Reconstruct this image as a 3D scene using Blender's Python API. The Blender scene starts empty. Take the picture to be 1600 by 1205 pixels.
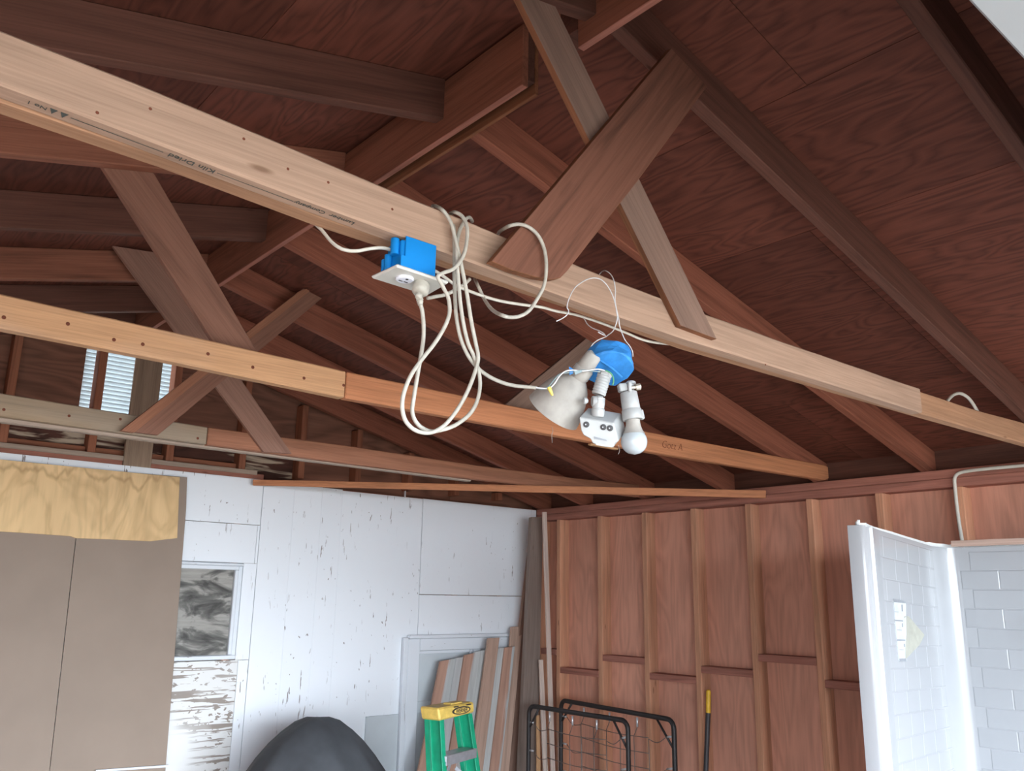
import bpy, bmesh, math, random
from mathutils import Vector, Matrix
random.seed(7)
C = bpy.context.scene.collection
SC = bpy.context.scene
H = 1.70                      # eye height; the floor is z = 0

# ------------------------------------------------------------------ camera, overcast sky, exposure
cam = bpy.data.cameras.new('camera'); cam.sensor_width = 36.0; cam.lens = 1335.7/1600*36.0
cam.clip_start = 0.02
co = bpy.data.objects.new('camera', cam); C.objects.link(co)
RT = Vector((0.7591,-0.6508,0.0154)); UP = Vector((-0.1683,-0.1733,0.9704)); FW = Vector((0.6289,0.7392,0.2411))
co.matrix_world = Matrix(((RT.x,UP.x,-FW.x,0),(RT.y,UP.y,-FW.y,0),(RT.z,UP.z,-FW.z,H),(0,0,0,1)))
SC.camera = co
wd = bpy.data.worlds.new('sky'); SC.world = wd; wd.use_nodes = True
bg = wd.node_tree.nodes['Background']; bg.inputs[0].default_value = (0.80,0.90,1.0,1); bg.inputs[1].default_value = 6.0
port = bpy.data.lights.new('door_sky_portal','AREA'); port.shape = 'RECTANGLE'; port.size = 5.7; port.size_y = 2.2
port.cycles.is_portal = True
po = bpy.data.objects.new('door_sky_portal', port); C.objects.link(po); po.location = (1.35,-2.03,1.1); po.rotation_euler = (math.radians(-90),0,math.radians(180))
por2 = bpy.data.lights.new('side_sky_portal','AREA'); por2.shape = 'RECTANGLE'; por2.size = 1.40; por2.size_y = 2.15
por2.cycles.is_portal = True
po2 = bpy.data.objects.new('side_sky_portal', por2); C.objects.link(po2); po2.location = (-1.88,-1.10,1.06); po2.rotation_euler = (math.radians(90),0,math.radians(-90))
SC.view_settings.view_transform = 'Standard'; SC.view_settings.look = 'None'
SC.view_settings.exposure = 2.0; SC.view_settings.gamma = 1.0; SC.view_settings.use_curve_mapping = False

# ------------------------------------------------------------------ materials
def srgb(r,g,b):
    f = lambda v: (v/255/12.92 if v/255 <= .04045 else ((v/255+.055)/1.055)**2.4)
    return (f(r),f(g),f(b),1)
class NT:
    def __init__(s, name, rough=.6, metal=0, spec=.5):
        s.m = bpy.data.materials.new(name); s.m.use_nodes = True; s.t = s.m.node_tree
        s.b = s.t.nodes['Principled BSDF']
        s.b.inputs['Roughness'].default_value = rough; s.b.inputs['Metallic'].default_value = metal
        s.b.inputs['Specular IOR Level'].default_value = spec
    def n(s, ty, **kw):
        o = s.t.nodes.new(ty)
        for k, v in kw.items():
            if k.startswith('i_'): o.inputs[int(k[2:]) if k[2:].isdigit() else k[2:].replace('_',' ')].default_value = v
            else: setattr(o, k, v)
        return o
    def l(s, a, b): s.t.links.new(a, b)
    def ramp(s, fac, stops):
        r = s.n('ShaderNodeValToRGB'); e = r.color_ramp.elements
        while len(e) < len(stops): e.new(.5)
        for i, (p, c) in enumerate(stops): e[i].position = p; e[i].color = c
        s.l(fac, r.inputs[0]); return r.outputs[0]
    def mix(s, fac, a, b, mode='MIX'):
        m = s.n('ShaderNodeMix', data_type='RGBA', blend_type=mode)
        for sock, v in ((m.inputs[0],fac),(m.inputs[6],a),(m.inputs[7],b)):
            if hasattr(v,'is_linked'): s.l(v, sock)
            else: sock.default_value = v
        return m.outputs[2]
    def math(s, op, a, b=0.0, c=0.0):
        m = s.n('ShaderNodeMath', operation=op)
        for i, v in enumerate((a,b,c)):
            if hasattr(v,'is_linked'): s.l(v, m.inputs[i])
            else: m.inputs[i].default_value = v
        return m.outputs[0]
    def vec(s, scale=(1,1,1), rand=True):
        tc = s.n('ShaderNodeTexCoord'); mp = s.n('ShaderNodeMapping'); mp.inputs['Scale'].default_value = scale
        v = tc.outputs['Object']
        if rand:
            oi = s.n('ShaderNodeObjectInfo'); ad = s.n('ShaderNodeVectorMath', operation='ADD')
            mu = s.math('MULTIPLY', oi.outputs['Random'], 37.0); s.l(v, ad.inputs[0]); s.l(mu, ad.inputs[1]); v = ad.outputs[0]
            s.rnd = oi.outputs['Random']
        s.l(v, mp.inputs[0]); return mp.outputs[0]
    def noise(s, v, scale, detail=4, dist=0.0, rough=.55):
        o = s.n('ShaderNodeTexNoise'); o.inputs['Scale'].default_value = scale; o.inputs['Detail'].default_value = detail
        o.inputs['Distortion'].default_value = dist; o.inputs['Roughness'].default_value = rough
        s.l(v, o.inputs['Vector']); return o.outputs['Fac']
    def bump(s, h, strength=.3, dist=.004):
        b = s.n('ShaderNodeBump'); b.inputs['Strength'].default_value = strength; b.inputs['Distance'].default_value = dist
        s.l(h, b.inputs['Height']); s.l(b.outputs[0], s.b.inputs['Normal'])
    def out(s, col): s.l(col, s.b.inputs['Base Color']); return s.m

def lum(c, k): return (c[0]*k, c[1]*k, c[2]*k, 1)
def wood(name, base, dark=.62, light=1.22, knots=True, var=.22, rough=.75, stain=None, stain_amt=.5):
    """sawn lumber: long grain along local x, fine streaks, sparse knots"""
    b = srgb(*base); t = NT(name, rough, 0, .25)
    v = t.vec((.7,11,11)); g = t.noise(v, 2.0, 5, .9)
    col = t.ramp(g, [(.28,lum(b,dark)),(.5,b),(.74,lum(b,light))])
    f = t.noise(t.vec((3,120,120)), 1.6, 2)
    col = t.mix(.35, col, t.ramp(f, [(.35,(.55,.52,.5,1)),(.6,(1,1,1,1))]), 'MULTIPLY')
    if knots:
        vo = t.n('ShaderNodeTexVoronoi'); vo.inputs['Scale'].default_value = 1.0; t.l(t.vec((2.4,9,9)), vo.inputs['Vector'])
        k = t.ramp(vo.outputs['Distance'], [(.025,(1,1,1,1)),(.065,(0,0,0,1))])
        col = t.mix(t.math('MULTIPLY', k, .75), col, lum((b[0],b[1]*.8,b[2]*.65,1), .35))
    if stain:
        sm = t.noise(t.vec((1.1,3,3)), 1.3, 3)
        col = t.mix(t.math('MULTIPLY', t.ramp(sm, [(.45,(0,0,0,1)),(.62,(1,1,1,1))]), stain_amt), col, srgb(*stain))
    hs = t.n('ShaderNodeHueSaturation'); t.l(col, hs.inputs['Color'])
    t.l(t.math('MULTIPLY_ADD', t.rnd, var*2, 1-var), hs.inputs['Value'])
    t.bump(f, .25, .002)
    return t.out(hs.outputs[0])
def ply(name, base, dark=.6, light=1.25, var=.2, scale=1.0, contrast=1.0, rough=.7, stain=None, water=0):
    """rotary cut fir plywood: swirling cathedral figure, long along local x"""
    b = srgb(*base); t = NT(name, rough, 0, .25)
    v = t.vec((.55*scale,2.6*scale,2.6*scale)); n0 = t.noise(v, 1.5, 2, .4)
    w = t.math('FRACT', t.math('MULTIPLY', n0, 11.0)); 
    w2 = t.math('ABSOLUTE', t.math('SUBTRACT', w, .5))
    fine = t.noise(t.vec((2.5,45,45)), 1.5, 4)
    fac = t.math('ADD', t.math('MULTIPLY', w2, .9*contrast), t.math('MULTIPLY', fine, .6))
    col = t.ramp(fac, [(.2,lum(b,dark)),(.5,b),(.8,lum(b,light))])
    big = t.noise(t.vec((.8,.9,.9)), .9, 3)
    col = t.mix(.5, col, t.ramp(big, [(.3,(.6,.55,.53,1)),(.65,(1.15,1.1,1.05,1))]), 'MULTIPLY')
    if stain:
        sm = t.noise(t.vec((1.5,14,14)), 1.6, 4, .6)
        col = t.mix(t.ramp(sm, [(.5,(0,0,0,1)),(.58,(1,1,1,1))]), col, srgb(*stain))
    if water:
        tc = t.n('ShaderNodeTexCoord'); sx = t.n('ShaderNodeSeparateXYZ'); t.l(tc.outputs['Object'], sx.inputs[0])
        d = t.math('ABSOLUTE', t.math('SUBTRACT', t.math('SUBTRACT', sx.outputs['X'], water), t.math('MULTIPLY_ADD', t.noise(t.vec((2,7,7)), 1.0, 3), .34, -.17)))
        col = t.mix(t.math('MULTIPLY', t.ramp(d, [(.002,(1,1,1,1)),(.020,(0,0,0,1))]), .38), col, srgb(136,98,58))
        w3 = t.ramp(t.noise(t.vec((1.2,3,3)), 1.4, 3, 1.0), [(.5,(0,0,0,1)),(.56,(1,1,1,1)),(.62,(0,0,0,1))])
        col = t.mix(t.math('MULTIPLY', w3, .25), col, srgb(150,112,70))
    hs = t.n('ShaderNodeHueSaturation'); t.l(col, hs.inputs['Color'])
    t.l(t.math('MULTIPLY_ADD', t.rnd, var*2, 1-var), hs.inputs['Value'])
    t.bump(fine, .2, .002)
    return t.out(hs.outputs[0])
def painted(name, base, scuff=(120,105,98), amount=.5, rough=.5, vert=True, sc=1.0, thr=.665, st=1.0):
    """old paint on plywood with chipped flecks that follow the grain (object x = up when vert)"""
    b = srgb(*base); t = NT(name, rough, 0, .35)
    f1 = t.noise(t.vec((7*sc*st,48*sc,48*sc)), 1.0, 3, .3, .6); f2 = t.noise(t.vec((26*sc,42*sc,42*sc)), 1.0, 2)
    m1 = t.math('MAXIMUM', t.ramp(f1, [(thr,(0,0,0,1)),(thr+.012,(1,1,1,1))]), t.ramp(f2, [(thr+.045,(0,0,0,1)),(thr+.06,(1,1,1,1))]))
    pt = t.ramp(t.noise(t.vec((1,1,1)), 2.3, 2), [(.50-.12*amount,(0,0,0,1)),(.66-.12*amount,(1,1,1,1))])
    m = t.math('MULTIPLY', m1, pt)
    soft = t.noise(t.vec((.9,1.4,1.4)), 1.2, 4)
    base2 = t.mix(.10, b, t.ramp(soft, [(.3,(.84,.85,.86,1)),(.7,(1,1,1,1))]), 'MULTIPLY')
    col = t.mix(t.math('MULTIPLY', m, .85), base2, srgb(*scuff))
    fine = t.noise(t.vec((2,60,60)), 1.2, 3); t.bump(fine, .06, .002)
    return t.out(col)
def plain(name, base, rough=.5, metal=0, spec=.5, var=0.06, scale=30, bump=0.0):
    b = srgb(*base); t = NT(name, rough, metal, spec)
    n = t.noise(t.vec((1,1,1)), scale, 3)
    col = t.ramp(n, [(.3,lum(b,1-var*2)),(.7,lum(b,1+var))])
    if bump: t.bump(n, bump, .003)
    return t.out(col)

M = {}
M['fir_dark']  = wood('aged_fir_rafter', (104,69,58), var=.12)
M['fir_warm_lit']  = wood('lit_red_fir_rafter', (154,95,75), var=.12)  # brighter base paints in the light on the farther right-slope rafters
M['fir_red']   = wood('aged_fir_red', (141,91,72), var=.14)
M['fir_chord1']= wood('pale_fir_lumber', (176,146,126), dark=.8, light=1.1, var=.03)
M['fir_chord1b']= wood('warm_fir_lumber', (173,132,103), dark=.78, light=1.1, var=.04)
M['fir_chord2']= wood('honey_fir_lumber', (204,158,119), dark=.8, light=1.08, var=.02, stain=(178,160,150), stain_amt=.3)
M['fir_chord2b']= wood('orange_fir_lumber', (194,131,94), dark=.74, light=1.12, var=.03)
M['fir_chord3']= wood('khaki_pine_lumber', (168,145,119), dark=.82, light=1.08, var=.03, stain=(160,150,140), stain_amt=.4)
M['fir_chord3b']= wood('red_brown_lumber', (165,114,90), dark=.72, var=.04)
M['web']       = wood('brown_web_board', (142,102,86), dark=.72, light=1.12, knots=False, var=.05)
M['web_brown'] = wood('dusty_brown_web_board', (157,120,105), dark=.8, light=1.1, knots=False, var=.03)
M['pale_board'] = wood('pale_grey_board', (177,159,145), dark=.85, light=1.08, knots=False, var=.03)
M['web_grey']  = wood('grey_web_board', (142,115,102), dark=.8, light=1.1, knots=False, var=.05)
M['web_rough'] = wood('rough_red_web_board', (128,86,70), dark=.5, light=1.1, knots=False, var=.02)
M['ply_edge']  = wood('plywood_edge', (134,88,62), dark=.5, light=1.25, knots=False, var=.03)
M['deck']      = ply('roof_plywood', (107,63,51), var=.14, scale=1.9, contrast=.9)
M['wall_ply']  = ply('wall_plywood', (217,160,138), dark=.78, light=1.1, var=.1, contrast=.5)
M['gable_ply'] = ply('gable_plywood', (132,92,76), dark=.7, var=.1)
M['gable_stain']= ply('stained_gable_plywood', (86,55,46), dark=.5, var=.1, stain=(190,172,152))
M['stud']      = wood('stud_fir', (201,147,117), dark=.74, light=1.15, var=.13)
M['gable_stud']= wood('gable_stud_fir', (160,104,80), var=.1)
M['plate']     = wood('plate_fir', (166,111,96), var=.05)
M['grey_board']= wood('grey_board', (162,139,120), dark=.8, knots=False, var=.05)
M['yellow_ply']= ply('new_yellow_plywood', (236,202,152), dark=.86, light=1.05, var=.0, scale=1.0, contrast=.7, water=.31)
M['hardboard'] = plain('brown_hardboard', (150,133,120), .75, 0, .2, .03, 4)
M['white_wall']= painted('chipped_white_paint', (235,238,243), amount=.75)
M['white_peel']= painted('peeling_white_paint', (222,220,218), scuff=(128,112,100), amount=1.3, sc=1.0, thr=.575, st=.35)
M['white_trim']= painted('white_trim_paint', (221,225,231), amount=.1)
M['grey_panel']= plain('grey_painted_panel', (196,202,206), .55, 0, .3, .03, 5)
t_ = NT('weathered_grey_plywood', .8, 0, .2); n_ = t_.noise(t_.vec((3.5,7,7)), 1.6, 5, .8); f_ = t_.noise(t_.vec((6,60,60)), 1.2, 3)
M['weathered'] = t_.out(t_.mix(.4, t_.ramp(n_, [(.40,srgb(84,82,80)),(.50,srgb(116,114,110)),(.58,srgb(164,160,154))]), t_.ramp(f_, [(.35,(.5,.5,.5,1)),(.6,(1,1,1,1))]), 'MULTIPLY'))
M['concrete']  = plain('concrete_floor', (128,122,115), .85, 0, .2, .08, 3)
M['driveway']  = plain('driveway_gravel', (140,134,126), .9, 0, .2, .06, 2)
M['roofing']   = plain('roofing_felt', (60,56,54), .95, 0, .1, .08, 20)
M['siding']    = plain('outer_siding', (170,150,135), .8, 0, .2, .05, 6)
M['door_white']= plain('white_door_paint', (170,174,178), .5, 0, .4, .02, 3)
M['cord']      = plain('dirty_white_cord', (188,183,172), .5, 0, .4, .08, 60)
M['cord_white']= plain('white_cable_jacket', (208,204,193), .45, 0, .4, .03, 40)
M['wire_white']= plain('white_wire', (214,214,217), .4)
M['wire_grey'] = plain('grey_wire', (128,146,150), .5)
M['wire_green']= plain('green_wire', (70,140,96), .5)
M['nut_yellow']= plain('yellow_wire_nut', (232,208,96), .45)
M['box_blue']  = plain('blue_pvc_box', (17,131,210), .38, 0, .4, .03, 10)
M['tape_blue'] = plain('blue_painters_tape', (50,126,195), .6, 0, .3, .14, 40, .5)
M['plate_white']= plain('ivory_cover_plate', (210,208,201), .32, 0, .5, .02, 20)
M['recept']    = plain('white_receptacle', (238,242,255), .3)
M['slot']      = plain('dark_slot', (52,50,52), .6)
M['lamp_white']= plain('white_lamp_enamel', (166,167,167), .4, 0, .5, .05, 26)
M['lamp_dusty']= plain('dusty_lamp_enamel', (162,157,151), .6, 0, .3, .10, 34)
M['frost']     = plain('frosted_bulb_glass', (173,180,185), .25, 0, .5, .01, 10)
M['metal_screw']= plain('brass_screw', (190,180,165), .4, .6)
M['louver']    = plain('galvanised_louver', (158,165,168), .5, 0, .5, .05, 30)
M['surround']  = plain('glossy_white_acrylic', (160,162,166), .13, 0, .5, .01, 3)
M['rim']       = plain('raw_white_flange', (222,224,224), .55, 0, .4, .03, 40)
M['label']     = plain('paper_label', (193,198,203), .5)
M['label_grey']= plain('grey_print', (136,140,146), .6)
M['label_back']= plain('label_backing', (160,160,150), .6)
M['cover']     = plain('black_fabric_cover', (72,74,78), .7, 0, .3, .1, 8, .15)
M['fiberglass']= plain('green_fibreglass', (22,150,112), .45, 0, .4, .08, 20)
M['cap_yellow']= plain('yellow_ladder_cap', (226,190,98), .5, 0, .4, .12, 26)
M['alu']       = plain('aluminium', (176,178,184), .4, .6, .5, .06, 30)
M['black_steel']= plain('black_steel_tube', (52,48,48), .5, .3, .4, .1, 30)
M['wire_steel']= plain('dull_wire', (124,109,102), .5, .5)
M['spring']    = plain('zinc_spring', (213,213,217), .35, .6)
M['ink']       = plain('black_ink', (70,74,70), .8)
M['ink_red']   = plain('faded_ink', (110,56,36), .8)
M['pole_black']= plain('black_pole', (56,50,52), .5)
M['grip_yellow']= plain('yellow_grip', (224,176,40), .45)
M['barn_grey'] = wood('barn_grey_paint_board', (189,189,187), dark=.82, light=1.08, knots=False, var=.06)
M['barn_brown']= wood('barn_brown_board', (185,154,137), dark=.74, light=1.12, knots=True, var=.1)
def two_tone(name, a, b, w, flip):
    t = NT(name, .75, 0, .25); tc = t.n('ShaderNodeTexCoord'); sx = t.n('ShaderNodeSeparateXYZ'); t.l(tc.outputs['Object'], sx.inputs[0])
    y = t.math('MULTIPLY', t.math('ABSOLUTE', sx.outputs['Y']), 1.0/w)
    g = t.noise(t.vec((.7,14,14)), 2.0, 5, .9); k = t.math('ADD', y, t.math('MULTIPLY_ADD', g, .5, -.25))
    m = t.ramp(k, [(.44,(0,0,0,1)),(.52,(1,1,1,1))])
    A = t.ramp(g, [(.28,lum(srgb(*a),.7)),(.7,lum(srgb(*a),1.12))]); B = t.ramp(g, [(.28,lum(srgb(*b),.85)),(.7,lum(srgb(*b),1.08))])
    col = t.mix(m, B, A) if flip else t.mix(m, A, B)
    f = t.noise(t.vec((3,120,120)), 1.6, 2); t.bump(f, .25, .002); return t.out(col)
M['barn_two'] = two_tone('barn_siding_two_tone', (176,138,120), (176,177,176), .15, False)
M['barn_two_r'] = two_tone('barn_siding_two_tone_reverse', (178,136,114), (178,178,177), .13, True)
M['old_grey']  = wood('old_grey_plank', (132,116,107), dark=.8, light=1.1, var=.03)
M['old_brown'] = wood('old_brown_plank', (145,115,101), dark=.75, light=1.1, var=.03)
M['stick_white']= wood('pale_stick', (206,186,174), dark=.88, light=1.05, knots=False, var=.03)
M['stick_tan'] = wood('tan_stick', (196,152,112), dark=.85, light=1.05, knots=False, var=.03)
M['pink_wood'] = wood('pinkish_stick', (196,168,154), dark=.88, light=1.05, knots=False, var=.02)

# ------------------------------------------------------------------ helpers
W = {}
def V(*a): return Vector(a[0] if len(a) == 1 else a)
def link(name, me, mw, mat, parent=None, bevel=0.0, smooth=False, seg=1):
    o = bpy.data.objects.new(name, me); C.objects.link(o)
    if mat is not None and len(me.materials) == 0: me.materials.append(M[mat] if isinstance(mat,str) else mat)
    W[o] = mw
    if parent is not None:
        o.parent = parent; o.matrix_basis = W[parent].inverted() @ mw
    else: o.matrix_basis = mw
    if smooth:
        for p in me.polygons: p.use_smooth = True
    if bevel:
        b = o.modifiers.new('bevel','BEVEL'); b.width = bevel; b.segments = seg; b.limit_method = 'ANGLE'; b.angle_limit = math.radians(40)
    return o
def tag(o, label=None, cat=None, group=None, kind=None):
    if label: o['label'] = label
    if cat: o['category'] = cat
    if group: o['group'] = group
    if kind: o['kind'] = kind
    return o
def empty(name, loc, label=None, cat=None, group=None, kind=None):
    o = bpy.data.objects.new(name, None); C.objects.link(o); o.empty_display_size = .05
    W[o] = Matrix.Translation(V(loc)); o.matrix_basis = W[o]
    return tag(o, label, cat, group, kind)
def frame(o, x, z):
    x = V(x).normalized(); z = V(z); y = z.cross(x).normalized(); z = x.cross(y)
    return Matrix(((x.x,y.x,z.x,o[0]),(x.y,y.y,z.y,o[1]),(x.z,y.z,z.z,o[2]),(0,0,0,1)))
BOXF = [(0,3,2,1),(4,5,6,7),(0,1,5,4),(1,2,6,5),(2,3,7,6),(3,0,4,7)]
def box_me(name, L, t, w):
    me = bpy.data.meshes.new(name)
    v = [(x,y,z) for z in (-w/2,w/2) for x,y in ((0,-t/2),(L,-t/2),(L,t/2),(0,t/2))]
    me.from_pydata(v, [], BOXF); me.update(); return me
def board(name, a, b, up, w, t, mat, parent=None, bevel=.002):
    """box from a to b; w = size along up, t = across"""
    a, b = V(a), V(b)
    return link(name, box_me(name, (b-a).length, t, w), frame(a, b-a, up), mat, parent, bevel)
def slab(name, lo, hi, mat, parent=None, axis='x', bevel=.002):
    """axis aligned box, local x along the given axis (grain)"""
    lo, hi = V(lo), V(hi); c = (lo+hi)/2; d = hi-lo
    if axis == 'x': return board(name, (lo.x,c.y,c.z), (hi.x,c.y,c.z), (0,0,1), d.z, d.y, mat, parent, bevel)
    if axis == 'y': return board(name, (c.x,lo.y,c.z), (c.x,hi.y,c.z), (0,0,1), d.z, d.x, mat, parent, bevel)
    return board(name, (c.x,c.y,lo.z), (c.x,c.y,hi.z), (0,1,0), d.y, d.x, mat, parent, bevel)
def prism(name, pts, ext, axis, mat, parent=None, bevel=.002, side=None):
    """polygon (world points, in order) extruded by vector ext; local x along axis"""
    pts = [V(p) for p in pts]; ext = V(ext); mw = frame(pts[0], axis, ext); inv = mw.inverted(); n = len(pts)
    vs = [inv @ p for p in pts] + [inv @ (p+ext) for p in pts]
    nm = sum(((pts[i]-pts[0]).cross(pts[(i+1)%n]-pts[0]) for i in range(n)), V(0,0,0))
    fl = nm.dot(ext) > 0
    a = list(range(n)); b = [i+n for i in range(n)]
    fs = [a[::-1] if fl else a, b if fl else b[::-1]]
    for i in range(n):
        j = (i+1) % n; q = (i,j,j+n,i+n); fs.append(q if fl else q[::-1])
    me = bpy.data.meshes.new(name); me.from_pydata([tuple(v) for v in vs], [], fs); me.update()
    if side:
        me.materials.append(M[mat]); me.materials.append(M[side])
        for p in me.polygons[2:]: p.material_index = 1
    return link(name, me, mw, mat, parent, bevel)
def boxes(name, lst, mat, parent=None, kind=None):
    """several axis aligned boxes in one mesh (a wall with an opening in it)"""
    vs, fs = [], []
    for lo, hi in lst:
        k = len(vs); vs += [(x,y,z) for z in (lo[2],hi[2]) for x,y in ((lo[0],lo[1]),(hi[0],lo[1]),(hi[0],hi[1]),(lo[0],hi[1]))]
        fs += [tuple(i+k for i in f) for f in BOXF]
    me = bpy.data.meshes.new(name); me.from_pydata(vs, [], fs); me.update()
    return tag(link(name, me, Matrix.Identity(4), mat, parent), kind=kind)
def spline(pts, n=8):
    p = [V(q) for q in pts]; p = [p[0]*2-p[1]] + p + [p[-1]*2-p[-2]]; out = []
    for i in range(1, len(p)-2):
        for k in range(n):
            t = k/n; a,b,c,d = p[i-1],p[i],p[i+1],p[i+2]
            out.append(.5*((2*b)+(c-a)*t+(2*a-5*b+4*c-d)*t*t+(3*b-a-3*c+d)*t**3))
    return out + [p[-2]]
def tube_geo(path, r, seg=8, flat=1.0):
    vs, fs = [], []; nrm = None
    for i, p in enumerate(path):
        t = (path[min(i+1,len(path)-1)]-path[max(i-1,0)]).normalized()
        if nrm is None: nrm = t.orthogonal().normalized()
        nrm = (nrm - t*nrm.dot(t)).normalized(); bi = t.cross(nrm)
        rr = r[i] if isinstance(r, list) else r
        for k in range(seg):
            a = 2*math.pi*k/seg; vs.append(p + nrm*math.cos(a)*rr + bi*math.sin(a)*rr*flat)
    for i in range(len(path)-1):
        for k in range(seg):
            k2 = (k+1)%seg; fs.append((i*seg+k, i*seg+k2, (i+1)*seg+k2, (i+1)*seg+k))
    fs.append(tuple(range(seg))[::-1]); fs.append(tuple((len(path)-1)*seg+k for k in range(seg)))
    return vs, fs
def tubes(name, paths, r, mat, parent=None, seg=8, n=8, flat=1.0, raw=False):
    vs, fs = [], []
    o0 = V(paths[0][0])
    for pth in paths:
        g, f = tube_geo([V(q) for q in pth] if raw else spline(pth, n), r, seg, flat); k = len(vs)
        vs += [tuple(v-o0) for v in g]; fs += [tuple(i+k for i in q) for q in f]
    me = bpy.data.meshes.new(name); me.from_pydata(vs, [], fs); me.update()
    return link(name, me, Matrix.Translation(o0), mat, parent, 0, True)
def lathe(name, a, b, prof, mat, parent=None, seg=24, smooth=True, bevel=0):
    """profile [(t along a->b in metres, radius)] turned about the line a->b"""
    a, b = V(a), V(b); x = (b-a).normalized(); mw = frame(a, x, x.orthogonal()); vs, fs = [], []
    for t, r in prof:
        for k in range(seg):
            g = 2*math.pi*k/seg; vs.append((t, r*math.cos(g), r*math.sin(g)))
    for i in range(len(prof)-1):
        for k in range(seg):
            k2 = (k+1)%seg; fs.append((i*seg+k, (i+1)*seg+k, (i+1)*seg+k2, i*seg+k2))
    fs.append(tuple(range(seg))); fs.append(tuple((len(prof)-1)*seg+k for k in range(seg))[::-1])
    me = bpy.data.meshes.new(name); me.from_pydata(vs, [], fs); me.update(); me.validate()
    for p in me.polygons: p.use_smooth = smooth and len(p.vertices) == 4
    try: me.set_sharp_from_angle(angle=math.radians(38))
    except Exception: pass
    return link(name, me, mw, mat, parent, bevel)
def cyl(a, b, r): return [(0,r*.9),(r*.1,r),((V(b)-V(a)).length-r*.1,r),((V(b)-V(a)).length,r*.9)]
def rod(name, a, b, r, mat, parent=None, seg=16): return lathe(name, a, b, cyl(a,b,r), mat, parent, seg)
def text(name, body, loc, xdir, ydir, size, mat, parent, shear=0.0, bold=0.0):
    cu = bpy.data.curves.new(name,'FONT'); cu.body = body; cu.size = size; cu.extrude = .0002; cu.shear = shear; cu.offset = bold
    cu.align_x = 'CENTER'; cu.align_y = 'CENTER'
    tmp = bpy.data.objects.new(name+'_t', cu); C.objects.link(tmp)
    dg = bpy.context.evaluated_depsgraph_get(); me = bpy.data.meshes.new_from_object(tmp.evaluated_get(dg))
    bpy.data.objects.remove(tmp); x = V(xdir).normalized(); z = x.cross(V(ydir)).normalized()
    me.materials.clear()
    return link(name, me, frame(loc, x, z), mat, parent)

# ------------------------------------------------------------------ the setting
XL, XR, YB, YF = -1.71, 4.40, 4.86, -1.90      # faces of the left, right, back and front framing
RX = 1.37                                       # ridge
def zr(x): return H+.66+.255*(4.40-x)           # underside of right rafters
def zl(x): return H+1.403+.245*(x-1.32)         # underside of left rafters
RD = .138                                       # rafter depth measured plumb
tag(slab('floor', (XL-.2,YF-.05,-.12), (XR+.15,YB+.15,0), 'concrete'), kind='structure')
tag(slab('driveway', (-40,-45,-.20), (45,50,-.125), 'driveway'), kind='structure')

# right eave wall: outer sheathing, plate, studs, blocks, plywood in the bays
wr = tag(slab('wall_right', (4.502,YF,0), (4.53,YB+.15,H+.598), 'siding', axis='y'), kind='structure')
slab('top_plate', (4.40,YF,H+.612), (4.49,YB+.0,H+.656), 'plate', wr, 'y', .003)
slab('top_plate', (4.40,YF,H+.566), (4.49,YB+.0,H+.611), 'plate', wr, 'y', .003)
slab('frieze_board', (4.503,YF-.1,H+.60), (4.53,YB+.15,H+.775), 'fir_dark', wr, 'y', 0)
slab('bottom_plate', (4.40,YF,0), (4.49,YB,.04), 'stud', wr, 'y')
sy = [4.638,4.224,3.815,3.410,3.005,2.600,2.196,1.790,1.385,.975,.57,.16,-.25,-.66,-1.07,-1.48]
for i, y in enumerate(sy):
    slab('stud', (4.40,y-.041,.04), (4.49,y,H+.566), 'stud', wr, 'z', .003)
slab('stud', (4.40,YB-.06,.04), (4.49,YB-.02,H+.566), 'stud', wr, 'z', .003)
for ya, yb, z in ((4.80,4.638,-.372),(4.597,4.224,-.490),(4.183,3.815,-.383),(3.774,3.410,-.470),(3.369,3.005,-.402),(2.964,2.600,-.310),(2.559,2.196,-.42),(2.155,1.79,-.33)):
    slab('blocking', (4.398,yb,H+z-.02), (4.488,ya,H+z+.02), 'plate', wr, 'y', .002)
for ya, yb in ((YB+.13,3.80),(3.798,2.58),(2.578,1.36),(1.358,.14),(.138,-1.08),(-1.082,YF)):
    slab('plywood_panel', (4.4905,yb,0), (4.5015,ya,H+.656), 'wall_ply', wr, 'z', 0)
LY0, LY1, LZ = -1.80, -.40, 2.12              # unseen side opening, added in the left wall to light the right wall
wl = boxes('wall_left', [((XL-.15,YF,0),(XL-.122,LY0,H+.76)),((XL-.15,LY1,0),(XL-.122,YB+.15,H+.76)),((XL-.15,LY0,LZ),(XL-.122,LY1,H+.76))], 'siding', kind='structure')
slab('top_plate', (XL-.09,YF,H+.566), (XL,YB,H+.656), 'plate', wl, 'y')
slab('plywood_panel', (XL-.121,LY1,0), (XL-.1,YB+.1,H+.656), 'wall_ply', wl, 'z', 0)
slab('plywood_panel', (XL-.121,LY0,LZ), (XL-.1,LY1-.002,H+.656), 'wall_ply', wl, 'y', 0)
for k in range(17):
    y = 4.8-.41*k
    if not LY0-.02 < y < LY1+.04: slab('stud', (XL-.09,y-.041,0), (XL,y,H+.566), 'stud', wl, 'z', .003)

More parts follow.
